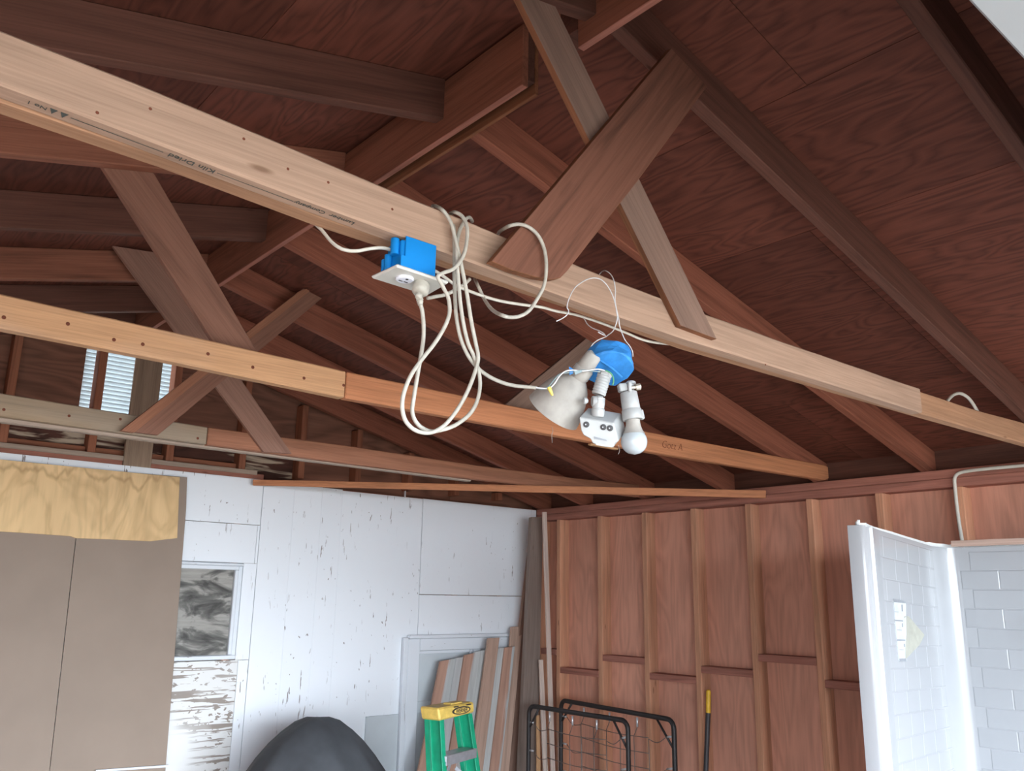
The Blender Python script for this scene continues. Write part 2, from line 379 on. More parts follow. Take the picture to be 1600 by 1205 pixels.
# back gable wall: white painted sheets below, studs and bare plywood above, a louvred vent
VX0, VX1, VZ0, VZ1 = 1.15, 1.675, H+.95, H+1.33
wb = boxes('wall_back', [((XL-.15,4.987,0),(VX0,5.01,H+.64)),((VX0,4.987,0),(VX1,5.01,VZ0)),((VX1,4.987,0),(XR+.13,5.01,H+.64)),
      ((XL+.2,4.987,H+.64),(VX0,5.01,H+1.0)),((VX1,4.987,H+.64),(3.4,5.01,H+1.0)),((-.6,4.987,H+1.0),(VX0,5.01,H+1.2)),((VX1,4.987,H+1.0),(2.55,5.01,H+1.2)),
      ((VX0,4.987,VZ1),(VX1,5.01,H+1.45)),((.4,4.987,H+1.2),(VX0,5.01,H+1.28)),((VX1,4.987,H+1.2),(2.1,5.01,H+1.35))], 'siding', kind='structure')
def gable_panel(name, x0, x1, z0, mat):
    tp = lambda x: (zl(x) if x < RX else zr(x))+RD-.004
    xs = [x0] + ([RX] if x0 < RX < x1 else []) + [x1]
    prism(name, [(x0,4.972,z0),(x1,4.972,z0)] + [(x,4.972,tp(x)) for x in xs[::-1]], (0,.012,0), (1,0,0), mat, wb, 0)
gable_panel('plywood_panel', XL, -.02, H+.66, 'gable_ply'); gable_panel('plywood_panel', -.018, VX0, H+.85, 'gable_ply')
gable_panel('plywood_panel', VX0, VX1, VZ1, 'gable_ply'); gable_panel('plywood_panel', VX1, 2.45, H+.90, 'gable_ply')
gable_panel('plywood_panel', 2.452, 3.66, H+.66, 'gable_ply'); gable_panel('plywood_panel', 3.662, 4.45, H+.60, 'gable_ply')
slab('plywood_panel', (VX0,4.972,H+.85), (VX1,4.984,VZ0), 'gable_ply', wb, 'x', 0)
slab('stained_panel', (-.018,4.972,H+.66), (1.63,4.984,H+.848), 'gable_stain', wb, 'x', 0)
slab('stained_panel', (1.632,4.972,H+.66), (2.45,4.984,H+.898), 'gable_stain', wb, 'x', 0)
slab('outer_strip', (1.632,4.985,H+.80), (VX1,4.99,H+.95), 'gable_ply', wb, 'x', 0)
gs = [-1.20,-.80,-.40,.0,.40,.806,1.222,1.634,2.060,2.445,2.850,3.262,3.660,4.06]
for x in gs:
    z1 = (zl(x) if x < RX else zr(x+.04))+.02
    slab('gable_stud', (x-.021,4.885,H+.70), (x+.02,4.971,z1), 'gable_stud', wb, 'z', .003)
for a, b in zip(gs[3:-1], gs[4:]):
    if b < 2.2: slab('blocking', (a+.021,4.925,H+.705), (b-.022,4.965,H+.752), 'gable_stud', wb, 'x', .002)
slab('grey_upright_board', (1.383,4.862,H+.60), (1.530,4.884,H+1.40), 'grey_board', wb, 'z', .003)
slab('top_plate', (XL,4.873,H+.612), (XR,4.971,H+.655), 'plate', wb, 'x', .003)
slab('top_plate', (XL,4.880,H+.656), (2.20,4.971,H+.699), 'plate', wb, 'x', .003)
slab('edge_strip', (XL,4.866,H+.690), (2.15,4.879,H+.716), 'pale_board', wb, 'x', .002)
for x in gs[:]: slab('stud', (x-.021,4.875,0), (x+.02,4.971,H+.611), 'stud', wb, 'z', 0)
# white sheets nailed over the studs (front face y = 4.86)
def sheet(name, x0, x1, z0, z1, mat='white_wall', t=.012, d=0, ax='z'):
    return slab(name, (x0,4.860-d,z0), (x1,4.872-d,z1), mat, wb, ax, .0008)
sheet('white_panel', XL, 1.60, 0, H+.664)
sheet('white_panel', 1.602, 2.192, H+.395, H+.664)
sheet('white_panel', 1.602, 2.176, H+.172, H+.392)
sheet('white_panel', 2.1955, 2.3970, 0, H+.657); sheet('white_panel', 2.3974, 2.5850, 0, H+.657); sheet('white_panel', 2.5854, 2.7286, 0, H+.655)
sheet('white_panel', 2.729, 3.349, 0, H+.648)
sheet('white_panel', 3.353, XR-.004, H+.014, H+.650); sheet('white_panel', 3.353, XR-.004, 0, H+.010)
sheet('peeling_panel', 1.602, 2.130, H-.95, H-.366, 'white_peel', ax='x'); sheet('white_panel', 2.132, 2.1925, 0, H-.367); sheet('white_panel', 1.602, 2.130, 0, H-.952)
sheet('white_panel', 2.178, 2.1925, H+.173, H+.392); sheet('white_panel', 2.112, 2.1925, H-.365, H+.171)
slab('white_block', (3.1980,4.8500,2.3422), (3.205,4.868,H+.690), 'white_trim', wb, 'x', .003)

slab('corner_post', (4.4505,4.873,0), (4.501,4.986,H+.775), 'fir_dark', wb, 'z', 0)
# small boarded window in the back wall
w1 = tag(slab('window_1', (1.60,4.866,H-.362), (2.11,4.8725,H+.17), 'white_trim'), kind='structure')
slab('pane_board', (1.60,4.853,H-.335), (2.055,4.865,H+.130), 'weathered', w1, 'x', 0)
slab('head_trim', (1.60,4.834,H+.130), (2.075,4.865,H+.152), 'white_trim', w1, 'x', .003)
slab('head_cap', (1.60,4.830,H+.153), (2.104,4.865,H+.166), 'white_trim', w1, 'x', .003)
slab('jamb', (2.056,4.834,H-.335), (2.076,4.865,H+.129), 'white_trim', w1, 'z', .003)
slab('side_casing', (2.078,4.845,H-.345), (2.104,4.859,H+.152), 'white_trim', w1, 'z', .003)
slab('sill', (1.60,4.830,H-.358), (2.10,4.865,H-.337), 'white_trim', w1, 'x', .003)

# white framed door at the right end of the back wall
d1 = tag(slab('door_1', (3.235,4.852,.02), (4.33,4.8595,H-.27), 'grey_panel'), kind='structure')
slab('casing', (3.224,4.822,0), (3.258,4.851,H-.262), 'white_trim', d1, 'z', .003)
slab('casing_cap', (3.262,4.815,H-.268), (4.34,4.851,H-.246), 'white_trim', d1, 'x', .003)
slab('stile', (3.262,4.828,0), (3.352,4.851,H-.27), 'white_trim', d1, 'z', .003)
slab('top_rail', (3.354,4.828,H-.345), (4.34,4.851,H-.27), 'white_trim', d1, 'x', .003)
slab('glazing_bead', (3.354,4.836,H-.366), (3.775,4.851,H-.347), 'white_trim', d1, 'x', .003)
slab('glazing_bead', (3.777,4.832,.1), (3.797,4.851,H-.347), 'white_trim', d1, 'z', .003)
slab('mullion', (3.80,4.826,.1), (3.862,4.851,H-.347), 'white_trim', d1, 'z', .003)
slab('stile', (4.26,4.828,0), (4.33,4.851,H-.347), 'white_trim', d1, 'z', .003)
slab('rail', (3.354,4.840,H-.73), (3.776,4.851,H-.66), 'grey_panel', d1, 'x', .002)
sheet('grey_panel', 2.985, 3.222, .02, H-.728, 'grey_panel', d=.0125)

# front wall around the raised door, and the raised white door overhead
OX0, OX1, OZ = -1.50, 4.20, 2.16
wf = boxes('wall_front', [((XL-.15,YF-.12,0),(OX0,YF,H+.66)),((OX1,YF-.12,0),(XR+.13,YF,H+.66)),((OX0,YF-.12,OZ+.08),(OX1,YF,H+.66)),
      ((XL-.1,YF-.12,H+.66),(XR+.1,YF,H+.78)),((-.9,YF-.12,H+.78),(3.6,YF,H+1.0)),((0,YF-.12,H+1.0),(2.8,YF,H+1.25)),((.8,YF-.12,H+1.25),(2.0,YF,H+1.45))], 'siding', kind='structure')
d2 = tag(slab('door_2', (OX0,-1.80,2.30), (OX1,.262,2.335), 'door_white', None, 'x', .004), kind='structure')
for y0 in (-1.80,-1.12,-.44,.192): slab('door_rail', (OX0,y0,2.272), (OX1,y0+.07,2.299), 'door_white', d2, 'x', .003)

# roof: deck slab, plywood sheets, ridge boards, loose rafters between the trusses
ov = .35
me_pts = [(XL-ov,zl(XL-ov)+RD+.013),(RX,zr(RX)+RD+.013),(XR+ov,zr(XR+ov)+RD+.013),(XR+ov,zr(XR+ov)+RD+.035),(RX,zr(RX)+RD+.04),(XL-ov,zl(XL-ov)+RD+.035)]
ce = tag(prism('ceiling', [(x,YF-.3,z) for x,z in me_pts], (0,YB+.25-YF+.3,0), (1,0,0), 'roofing', None, 0), kind='structure')
def deck(fn, x0, x1, y0, y1):
    a = (x0,y0,fn(x0)+RD+.006); b = (x0,y1,fn(x0)+RD+.006); s = V((x1-x0,0,fn(x1)-fn(x0)))
    nrm = V((0,1,0)).cross(s).normalized()
    if nrm.z < 0: nrm = -nrm
    c = V((a[0],a[1],a[2]))+s/2; e = V((b[0],b[1],b[2]))+s/2
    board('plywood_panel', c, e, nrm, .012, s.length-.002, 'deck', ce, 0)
rb = [1.37,2.00,2.58,3.76,XR+ov]
for i in range(4):
    off = (0,.95,.35,1.2)[i]; ys = [YF-.1] + [y for y in [-1.35+off+2.44*k for k in range(4)] if y < YB-.1] + [YB+.2]
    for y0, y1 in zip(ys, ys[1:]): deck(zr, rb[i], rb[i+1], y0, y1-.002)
lb = [1.37,.75,-.45,XL-ov]
for i in range(3):
    off = (.3,1.3,.6)[i]; ys = [YF-.1] + [y for y in [-1.35+off+2.44*k for k in range(4)] if y < YB-.1] + [YB+.2]
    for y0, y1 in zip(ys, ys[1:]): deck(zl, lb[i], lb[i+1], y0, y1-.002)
def rafter(parent, y0, side, mat='fir_dark', x1=None, name='rafter'):
    if side == 'R':
        a, b = 1.40, (x1 if x1 else XR+.30); f = zr
    else:
        a, b = 1.338, (x1 if x1 else XL-.30); f = zl
    prism(name, [(a,y0,f(a)),(b,y0,f(b)),(b,y0,f(b)+RD-.001),(a,y0,f(a)+RD-.001)], (0,.041,0), (b-a,0,f(b)-f(a)), mat, parent, .003)
for y in (-1.75,-1.15,-.53,.08,.680,1.909,3.139,4.36,4.805):
    rafter(ce, y, 'R', 'fir_warm_lit' if y > 1.5 else 'fir_dark'); rafter(ce, y, 'L')
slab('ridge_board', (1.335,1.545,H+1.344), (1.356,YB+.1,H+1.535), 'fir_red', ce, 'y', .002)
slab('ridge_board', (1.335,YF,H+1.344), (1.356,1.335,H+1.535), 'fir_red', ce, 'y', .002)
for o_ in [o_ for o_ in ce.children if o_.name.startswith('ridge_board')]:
    o_.data.materials.append(M['plate'])  # paler undersides paint in the light coming up from the floor
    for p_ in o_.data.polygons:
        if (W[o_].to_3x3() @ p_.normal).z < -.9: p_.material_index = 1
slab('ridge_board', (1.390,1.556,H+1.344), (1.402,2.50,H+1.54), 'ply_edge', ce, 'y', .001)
slab('ridge_block', (1.357,1.556,H+1.375), (1.389,1.68,H+1.53), 'fir_dark', ce, 'y', .002)
slab('ridge_block', (1.336,1.336,H+1.40), (1.40,1.40,H+1.53), 'fir_dark', ce, 'x', .002)

# ------------------------------------------------------------------ trusses
def chord(parent, y0, st, mat, name='bottom_chord', h=None, wav=0.0):
    """st = [(x, z bottom, z top)] above eye level; a sagging 2x4 in the plane y0..y0+.041"""
    lo = [(x,y0,H+a) for x,a,b in st]; hi = [(x,y0,H+b) for x,a,b in st]
    L = []
    for i in range(len(st)-1):
        x0,a0,b0 = st[i]; x1,a1,b1 = st[i+1]; n = max(1,int((x1-x0)/.12)) if wav else 1
        for k in range(n):
            t = k/n; L.append((x0+(x1-x0)*t, y0, H+b0+(b1-b0)*t+random.uniform(-wav,wav)))
    L.append(hi[-1])
    return prism(name, lo + L[::-1], (0,.041,0), (1,0,0), mat, parent, .004)
t1 = empty('roof_truss', (RX,1.27,H+.62), 'nearest roof truss, pale doubled chord crossing the whole picture with crossed plywood webs', 'roof truss')
c1 = chord(t1, 1.228, [(XL,.645,.737),(-.6,.662,.750),(.132,.660,.740),(.30,.654,.737),(.50,.644,.728),(.80,.633,.714),(1.04,.624,.705),(1.34,.6135,.697),(1.60,.610,.694),(2.10,.614,.694),(2.84,.6175,.702)], 'fir_chord1', wav=.0012)
chord(t1, 1.269, [(XL,.64,.72),(.147,.657,.735),(.37,.654,.73),(.643,.639,.72),(1.262,.632,.70)], 'fir_chord1b')
chord(t1, 1.269, [(1.266,.630,.70),(1.666,.6175,.70),(2.41,.6265,.705),(2.97,.634,.715),(3.37,.641,.72),(3.88,.650,.739),(4.05,.653,.742)], 'fir_chord1b', wav=.001)
rafter(t1, 1.270, 'R', 'fir_dark'); rafter(t1, 1.270, 'L', 'fir_dark')
web = prism('web_board', [(0.9562,1.1900,2.3232),(1.0077,1.1900,2.3189),(1.0715,1.1900,2.3211),(1.1134,1.1900,2.3267),(1.1385,1.1900,2.3374),(1.1567,1.1900,2.3563),(1.3855,1.1900,2.6420),(1.6692,1.1900,3.0120),(1.5246,1.1900,3.0585)], (0,.018,0), (.53,0,.72), 'web_rough', t1, .001, 'ply_edge')
web['label'] = 'rough red-brown web board, in front of the crossing'
wb2 = prism('web_board', [(1.5511,1.2100,2.3310),(1.6902,1.2100,2.3272),(1.1402,1.2100,2.9930),(1.0226,1.2100,2.9705)], (0,.017,0), (-.55,0,.65), 'web_grey', t1, .0006, 'ply_edge')
wb2['label'] = 'grey plywood web board with layered edge, behind the crossing'
# stamps on the underside and knots of the near chord
ST1 = [(.132,.660),(.30,.654),(.50,.644),(.80,.633),(1.04,.624)]
def under(p, d=.0007):
    x = p[0]
    for (x0,a0),(x1,a1) in zip(ST1, ST1[1:]):
        if x <= x1 or x1 == 1.04: return V((x, p[1], H+a0+(a1-a0)*(x-x0)/(x1-x0)-d))
def stamp(body, l, r_, size):
    l, r_ = under(l), under(r_); text('stamp_text', body, (l+r_)/2, l-r_, (0,1,0), size, 'ink', c1)
def stamp_line(l, r_): board('stamp_line', under(l), under(r_), (0,0,1), .0004, .0011, 'ink', c1, 0)
stamp('No 1', (0.1704,1.2470,2.3577), (0.1923,1.2470,2.3568), .0125)
stamp('Kiln Dried', (0.3645,1.2470,2.3507), (0.4360,1.2470,2.3473), .0175)
stamp('Company', (0.5801,1.2470,2.3396), (0.6258,1.2470,2.3391), .0150)
stamp('Lumber', (0.6394,1.2470,2.3374), (0.6900,1.2470,2.3376), .0158)
stamp_line((0.2249,1.2470,2.3551), (0.3559,1.2470,2.3507)); stamp_line((0.4402,1.2470,2.3465), (0.5718,1.2470,2.3415))
for a, b in (((0.1969,1.2470,2.3588),(0.2069,1.2470,2.3579)),((0.2105,1.2470,2.3593),(0.2210,1.2470,2.3586))):
    a, b = under(a), under(b); prism('stamp_mark', [a+V((0,-.006,0)),b+V((0,-.006,0)),(a+b)/2+V((0,.009,0))], (0,0,.0004), (1,0,0), 'ink', c1, 0)

for p in [(0.2541,1.2280,2.3677),(0.3245,1.2280,2.4032),(0.4704,1.2280,2.4098),(0.5493,1.2280,2.3850),(0.7540,1.2280,2.3786),(0.6240,1.2280,2.3866),(1.9254,1.2280,2.3101)]:
    lathe('nail_hole', p, V(p)+V((0,-.0005,0)), [(0,.0026),(.0005,.0020)], 'ink_red', c1, 10)
t2 = empty('roof_truss', (RX,2.50,H+.62), 'middle roof truss, honey-coloured single chord spliced left of the hanging cord loop', 'roof truss')
ch2 = chord(t2, 2.47, [(XL,.655,.742),(.345,.657,.748),(.78,.6525,.742),(1.372,.637,.728)], 'fir_chord2', wav=.001)
ch2b = chord(t2, 2.47, [(1.3745,.637,.728),(2.103,.6385,.725),(3.10,.6435,.733),(3.9,.654,.741),(4.40,.663,.747),(4.44,.675,.742)], 'fir_chord2b')
rafter(t2, 2.511, 'R', 'fir_warm_lit'); rafter(t2, 2.511, 'L', 'fir_red')
prism('web_board', [(.50,2.553,H+1.30),(.655,2.553,H+1.325),(1.165,2.553,H+.66),(1.03,2.553,H+.66)], (0,.020,0), (.55,0,-.55), 'web', t2, .001)
prism('web_board', [(2.66,2.553,H+1.17),(2.80,2.553,H+1.14),(2.30,2.553,H+.66),(2.03,2.553,H+.66)], (0,.020,0), (-.55,0,-.45), 'web_grey', t2, .001)
text('pencil_writing', 'Gotz A', (3.0698,2.4690,2.3875), (1,0,.008), (0,0,1), .050, 'ink_red', ch2b, .25, -.001)
slab('bark_strip', (2.55,2.478,H+.628), (2.72,2.50,H+.6365), 'stick_tan', t2, 'x', .003)

for p in [(0.3647,2.4700,2.3869),(0.5157,2.4700,2.4033),(0.6370,2.4700,2.3836),(0.7148,2.4700,2.3866),(0.9035,2.4700,2.3957),(1.0462,2.4700,2.3809),(1.2204,2.4700,2.3773),(1.3652,2.4700,2.3791)]:
    lathe('nail_hole', p, V(p)+V((0,-.0006,0)), [(0,.0055),(.0006,.0045)], 'ink_red', ch2, 10)
t3 = empty('roof_truss', (RX,3.78,H+.62), 'farthest roof truss, half khaki half red chord under a small X of brown boards', 'roof truss')
ch3 = chord(t3, 3.74, [(XL,.65,.735),(.58,.650,.739),(1.403,.641,.719)], 'fir_chord3')
for p in [(0.6031,3.7400,2.3769),(0.8347,3.7400,2.3862),(1.0304,3.7400,2.4016),(1.3621,3.7400,2.3636)]:
    lathe('nail_hole', p, V(p)+V((0,-.0006,0)), [(0,.006),(.0006,.005)], 'ink_red', ch3, 10)
chord(t3, 3.74, [(1.406,.641,.719),(2.10,.6355,.724),(2.91,.6365,.717),(3.71,.651,.722),(4.3,.657,.738)], 'fir_chord3b')
chord(t3, 3.782, [(XL,.642,.735),(1.403,.632,.72),(2.93,.629,.715)], 'pale_board')
rafter(t3, 3.782, 'R', 'fir_warm_lit'); rafter(t3, 3.782, 'L', 'fir_red')
wA = prism('web_board', [(1.0760,3.7000,2.3479),(1.1781,3.7000,2.3480),(1.9282,3.7000,3.1785),(1.8073,3.7000,3.1850)], (0,.018,0), (.7,0,.75), 'web', t3, .001)
prism('web_strip', [(1.0249,3.6900,2.3450),(1.0784,3.6900,2.3442),(1.8538,3.6900,3.1942),(1.7643,3.6900,3.1413)], (0,.026,0), (.7,0,.75), 'fir_chord3b', t3, .001)
prism('web_board', [(1.6648,3.7200,2.3377),(1.8054,3.7200,2.3456),(1.0739,3.7200,3.1582),(0.9044,3.7200,3.1392)], (0,.019,0), (-.8,0,.8), 'web_brown', t3, .001)

# ------------------------------------------------------------------ batten across the corner
prism('batten', [(2.1130,4.8300,2.3537),(2.1162,4.8300,2.3199),(4.3750,2.8462,2.2868),(4.3750,2.8433,2.3314)], (-.012,-.016,0), (1,-.75,0), 'fir_chord2b', None, .002)
tag(bpy.data.objects['batten'], 'thin reddish batten nailed across the corner from the white wall to the stud wall', 'batten')

# ------------------------------------------------------------------ outlet box under the near chord
ob = empty('outlet_box', (.81,1.25,H+.60), 'bright blue outlet box with white cover plate under the near chord', 'outlet')
bx0, bx1, by0, by1, bz0, bz1 = .777, .849, 1.222, 1.276, H+.569, H+.630
slab('back_box', (bx0,by0+.004,bz0), (bx1,by1,bz1-.002), 'box_blue', ob, 'x', .003)
prism('front_flange', [(bx0-.003,by0,bz0),(bx1+.001,by0,bz0),(bx1+.001,by0,bz1+.004),(bx0+.006,by0,bz1+.004),(bx0+.006,by0,bz0+.026),(bx0-.003,by0,bz0+.026)], (0,.0035,0), (1,0,0), 'box_blue', ob, .001)
rod('nail_channel', (bx0-.006,1.240,bz0+.030), (bx0-.006,1.240,bz1), .008, 'box_blue', ob)
rod('nail_channel', (bx0-.005,1.262,bz0+.004), (bx0-.005,1.262,bz0+.036), .007, 'box_blue', ob)
slab('side_tab', (bx0-.012,1.268,bz0+.002), (bx0,1.276,bz0+.030), 'box_blue', ob, 'x', .002)
pl = prism('cover_plate', [(0.7551,1.2047,2.2615),(0.8733,1.2108,2.2615),(0.8826,1.2927,2.2615),(0.7516,1.2861,2.2615)], (0,0,.0065), (1,0,0), 'plate_white', ob, .003)
rc = lathe('receptacle', (.797,1.243,H+.5635), (.797,1.243,H+.5560), [(0,.0165),(.005,.0165),(.0065,.015)], 'recept', ob, 28)
for dx in (-.005,.006): slab('slot', (.797+dx-.004,1.247,H+.5564), (.797+dx+.004,1.2495,H+.5572), 'slot', rc, 'x', 0)
lathe('ground_slot', (.797,1.235,H+.5572), (.797,1.235,H+.5564), [(0,.0028),(.0008,.0028)], 'slot', rc, 12)
lathe('plate_screw', (.822,1.245,H+.5632), (.822,1.245,H+.5600), [(0,.003),(.002,.003),(.003,.0018)], 'metal_screw', ob, 12)

# ------------------------------------------------------------------ extension cord draped over the near chord
ex = empty('extension_cord', (0.8261,1.2360,2.2235), 'dirty white extension cord plugged into the outlet and looped over the near chord', 'cord')
pa, pb = (0.8315,1.2380,2.2576), (0.8219,1.2320,2.2251)
lathe('plug', pa, pb, [(0,.0150),(.008,.0158),(.016,.0162),(.020,.0145),(.0225,.011),(.0235,.006)], 'cord', ex, 10, False, .001)
lathe('plug_boss', (0.8182,1.2250,2.2297), (0.8139,1.2220,2.2193), [(0,.006),(.006,.007),(.009,.004)], 'cord', ex, 10)
lathe('strain_relief', (0.8225,1.2300,2.2259), (0.8249,1.2280,2.2064), [(0,.0062),(.004,.0068),(.005,.0056),(.008,.0062),(.009,.0052),(.014,.0045)], 'cord', ex, 14)
R_ = .0037
strand_plug = [(0.8158,1.2160,2.2085),(0.8207,1.2160,2.1951),(0.8248,1.2160,2.1671),(0.8248,1.2160,2.1396),(0.8197,1.2160,2.1031),(0.8137,1.2160,2.0612),(0.8098,1.2160,2.0318),(0.8082,1.2160,2.0122),(0.8143,1.2160,1.9972),(0.8269,1.2160,1.9866),(0.8475,1.2160,1.9815),(0.8636,1.2040,1.9843),(0.8947,1.2050,1.9980),(0.9250,1.2060,2.0214),(0.9427,1.2070,2.0482),(0.9500,1.2080,2.0787),(0.9461,1.2080,2.1074),(0.9324,1.2070,2.1341),(0.9166,1.2050,2.1563),(0.9041,1.2040,2.1905),(0.8944,1.2030,2.2315),(0.8884,1.2030,2.2739),(0.8862,1.2070,2.3127),(0.8893,1.2120,2.3473),(0.8981,1.2170,2.3764),(0.9096,1.2210,2.3971)] + [(0.9236,1.2300,2.4153),(0.9465,1.2500,2.4308),(0.9722,1.2750,2.4391)]
strand_loop = [(0.8841,1.2900,2.4495),(0.8661,1.2550,2.4311)] + [(0.8582,1.2220,2.4102),(0.8678,1.2160,2.3968),(0.8760,1.2120,2.3797),(0.8830,1.2100,2.3552),(0.8919,1.2060,2.3204),(0.8983,1.2030,2.2893),(0.9089,1.2010,2.2446),(0.9187,1.2000,2.1990),(0.9306,1.2000,2.1582),(0.9366,1.1990,2.1345),(0.9356,1.1990,2.1184),(0.9288,1.1990,2.0964),(0.9179,1.1990,2.0692),(0.9029,1.1990,2.0405),(0.8853,1.1990,2.0144),(0.8652,1.1990,1.9919),(0.8425,1.1990,1.9773),(0.8157,1.1930,1.9718),(0.7958,1.1930,1.9757),(0.7809,1.1930,1.9868),(0.7736,1.1930,2.0033),(0.7725,1.1930,2.0231),(0.7778,1.1930,2.0452),(0.7882,1.1930,2.0696),(0.8080,1.1930,2.0997),(0.8324,1.1930,2.1326),(0.8507,1.1930,2.1626),(0.8623,1.1930,2.1906),(0.8637,1.1930,2.2092),(0.8593,1.1930,2.2277),(0.8502,1.1930,2.2401),(0.8426,1.1930,2.2505),(0.8358,1.1930,2.2585),(0.8377,1.1930,2.2640),(0.8488,1.1930,2.2719),(0.8701,1.1970,2.2850),(0.8849,1.1960,2.3026),(0.8953,1.1950,2.3257),(0.9009,1.1960,2.3586),(0.9016,1.2000,2.3836),(0.8963,1.2080,2.4031),(0.8898,1.2200,2.4131)] + [(0.9009,1.2500,2.4258),(0.9222,1.2900,2.4397)]
strand_lamp = [(0.9428,1.3000,2.4300),(0.9104,1.2600,2.4147)] + [(0.8881,1.2220,2.3789),(0.8905,1.2210,2.3375),(0.8917,1.2200,2.2860),(0.8935,1.2180,2.2415),(0.8964,1.2160,2.2041),(0.9051,1.2160,2.1724),(0.9179,1.2160,2.1467),(0.9351,1.2160,2.1266),(0.9632,1.2220,2.1132),(0.9979,1.2240,2.1036),(1.0430,1.2260,2.1005),(1.1084,1.2280,2.1070)]
circle = [(1.0766,1.3200,2.4574),(1.0260,1.2500,2.4262)] + [(0.9909,1.1800,2.4031),(1.0171,1.1800,2.4146),(1.0442,1.1800,2.4154),(1.0684,1.1800,2.4035),(1.0844,1.1800,2.3778),(1.0890,1.1800,2.3406),(1.0832,1.1800,2.3038),(1.0664,1.1800,2.2728),(1.0466,1.1800,2.2442),(1.0253,1.1800,2.2275),(1.0012,1.1800,2.2181),(0.9774,1.1800,2.2164),(1.0007,1.2400,2.2485),(1.0363,1.3100,2.2968),(1.0303,1.3250,2.3288)] + [(1.0406,1.3500,2.3541)]
behind = [(0.8878,1.3000,2.2604)] + [(0.9107,1.3050,2.2707),(0.9305,1.3050,2.2789),(0.9490,1.3050,2.2902),(0.9676,1.3050,2.3045),(0.9802,1.3050,2.3146),(0.9928,1.3050,2.3289)]
tubes('cord', [strand_plug, strand_loop, strand_lamp, circle, behind], R_, 'cord', ex, 10, 6)

ca = empty('electrical_cable', (0.7084,1.2600,2.2948), 'stiff white cable feeding the blue outlet box and running behind the near chord', 'cable')
tubes('cable_jacket', [[(0.6474,1.3250,2.3558)] + [(0.6547,1.3180,2.3457),(0.6589,1.3050,2.3327),(0.6663,1.2850,2.3088),(0.6755,1.2700,2.2945),(0.6879,1.2620,2.2902),(0.7060,1.2580,2.2935),(0.7304,1.2560,2.3042),(0.7541,1.2560,2.3123),(0.7772,1.2560,2.3146)],
   [(0.8649,1.2620,2.3039),(0.8921,1.2750,2.3071),(0.9277,1.2900,2.3062),(0.9542,1.3000,2.3038),(0.9844,1.3100,2.3060),(1.0281,1.3150,2.3058),(1.0797,1.3150,2.3059),(1.1422,1.3150,2.3124),(1.2000,1.3150,2.3203),(1.2453,1.3180,2.3229),(1.3135,1.3220,2.3306),(1.3959,1.3200,2.3287),(1.4768,1.3170,2.3220),(1.5182,1.3170,2.3179),(1.5595,1.3200,2.3192),(1.6093,1.3250,2.3257),(1.7181,1.3300,2.3425)]], .0042, 'cord_white', ca, 10, 6, .75)
c2 = empty('electrical_cable', (3.4206,1.3300,2.4962), 'short white cable loop rising behind the right end of the near chord', 'cable')
tubes('cable_jacket', [[(3.2653,1.3350,2.4119),(3.3141,1.3350,2.4543),(3.3727,1.3350,2.4865),(3.4402,1.3350,2.5029),(3.5094,1.3350,2.4962),(3.5573,1.3350,2.4726),(3.5980,1.3350,2.4421),(3.6291,1.3350,2.4205)]], .0062, 'cord_white', c2, 10, 6)
c3 = empty('electrical_cable', (4.3900,1.7658,2.3135), 'white cable stapled along the top plate and down a stud of the right wall', 'cable')
tubes('cable_jacket', [[(4.3880,1.0047,2.3650),(4.3880,1.2238,2.3394),(4.3880,1.4594,2.3368),(4.3880,1.5709,2.3377),(4.3880,1.6577,2.3373),(4.3880,1.7234,2.3345),(4.3880,1.7606,2.3255),(4.3880,1.7769,2.3017),(4.3880,1.7791,2.2513),(4.3880,1.7799,2.1730),(4.3880,1.7777,2.0797),(4.3880,1.7727,1.9873),(4.3880,1.7735,1.8962)]], .0085, 'cord_white', c3, 10, 6)

# ------------------------------------------------------------------ security light hanging on wires
LD = 1.49
sl = empty('security_light', (1.0636,0.9920,2.0645), 'white two-lamp security light with taped blue box and round bulb hanging on wires', 'light fixture')
def blob(name, c, ax, rr, mat, parent, seed=3, amp=.12):
    bm = bmesh.new(); bmesh.ops.create_icosphere(bm, subdivisions=3, radius=1.0); rnd = random.Random(seed)
    dirs = [Vector((rnd.gauss(0,1),rnd.gauss(0,1),rnd.gauss(0,1))).normalized() for _ in range(26)]
    for v in bm.verts:
        p = v.co.normalized(); z = max(-.62,min(.62,p.z)); q = Vector((p.x,p.y,0)); 
        rad = min(1.0, q.length*1.35); ang = math.atan2(p.y,p.x)
        s = 1-amp*.5*max(0,max(p.dot(d) for d in dirs)-.93)*12
        v.co = Vector((math.cos(ang)*rad, math.sin(ang)*rad, z))*s
    me = bpy.data.meshes.new(name); bm.to_mesh(me); bm.free()
    x, y, z = ax
    for v in me.vertices: v.co = Vector((v.co.x*rr[0], v.co.y*rr[1], v.co.z*rr[2]))
    return link(name, me, frame(c, x, z), mat, parent)
blob('taped_box', (1.0667,0.9928,2.1035), (RT, UP, (-FW*.75-UP*.65)), (.0425,.040,.030), 'tape_blue', sl)
tubes('tape_fold', [[(1.0270,1.0040,2.1108),(1.0353,0.9875,2.1021),(1.0538,0.9750,2.0883),(1.0745,0.9689,2.0737)]], .0022, 'tape_blue', sl, 6, 5)
tubes('tape_fold', [[(1.0444,0.9820,2.1328),(1.0472,0.9757,2.1239),(1.0482,0.9737,2.1191)],[(1.0627,0.9674,2.1299),(1.0633,0.9637,2.1189),(1.0635,0.9624,2.1140)]], .002, 'tape_blue', sl, 6, 5)
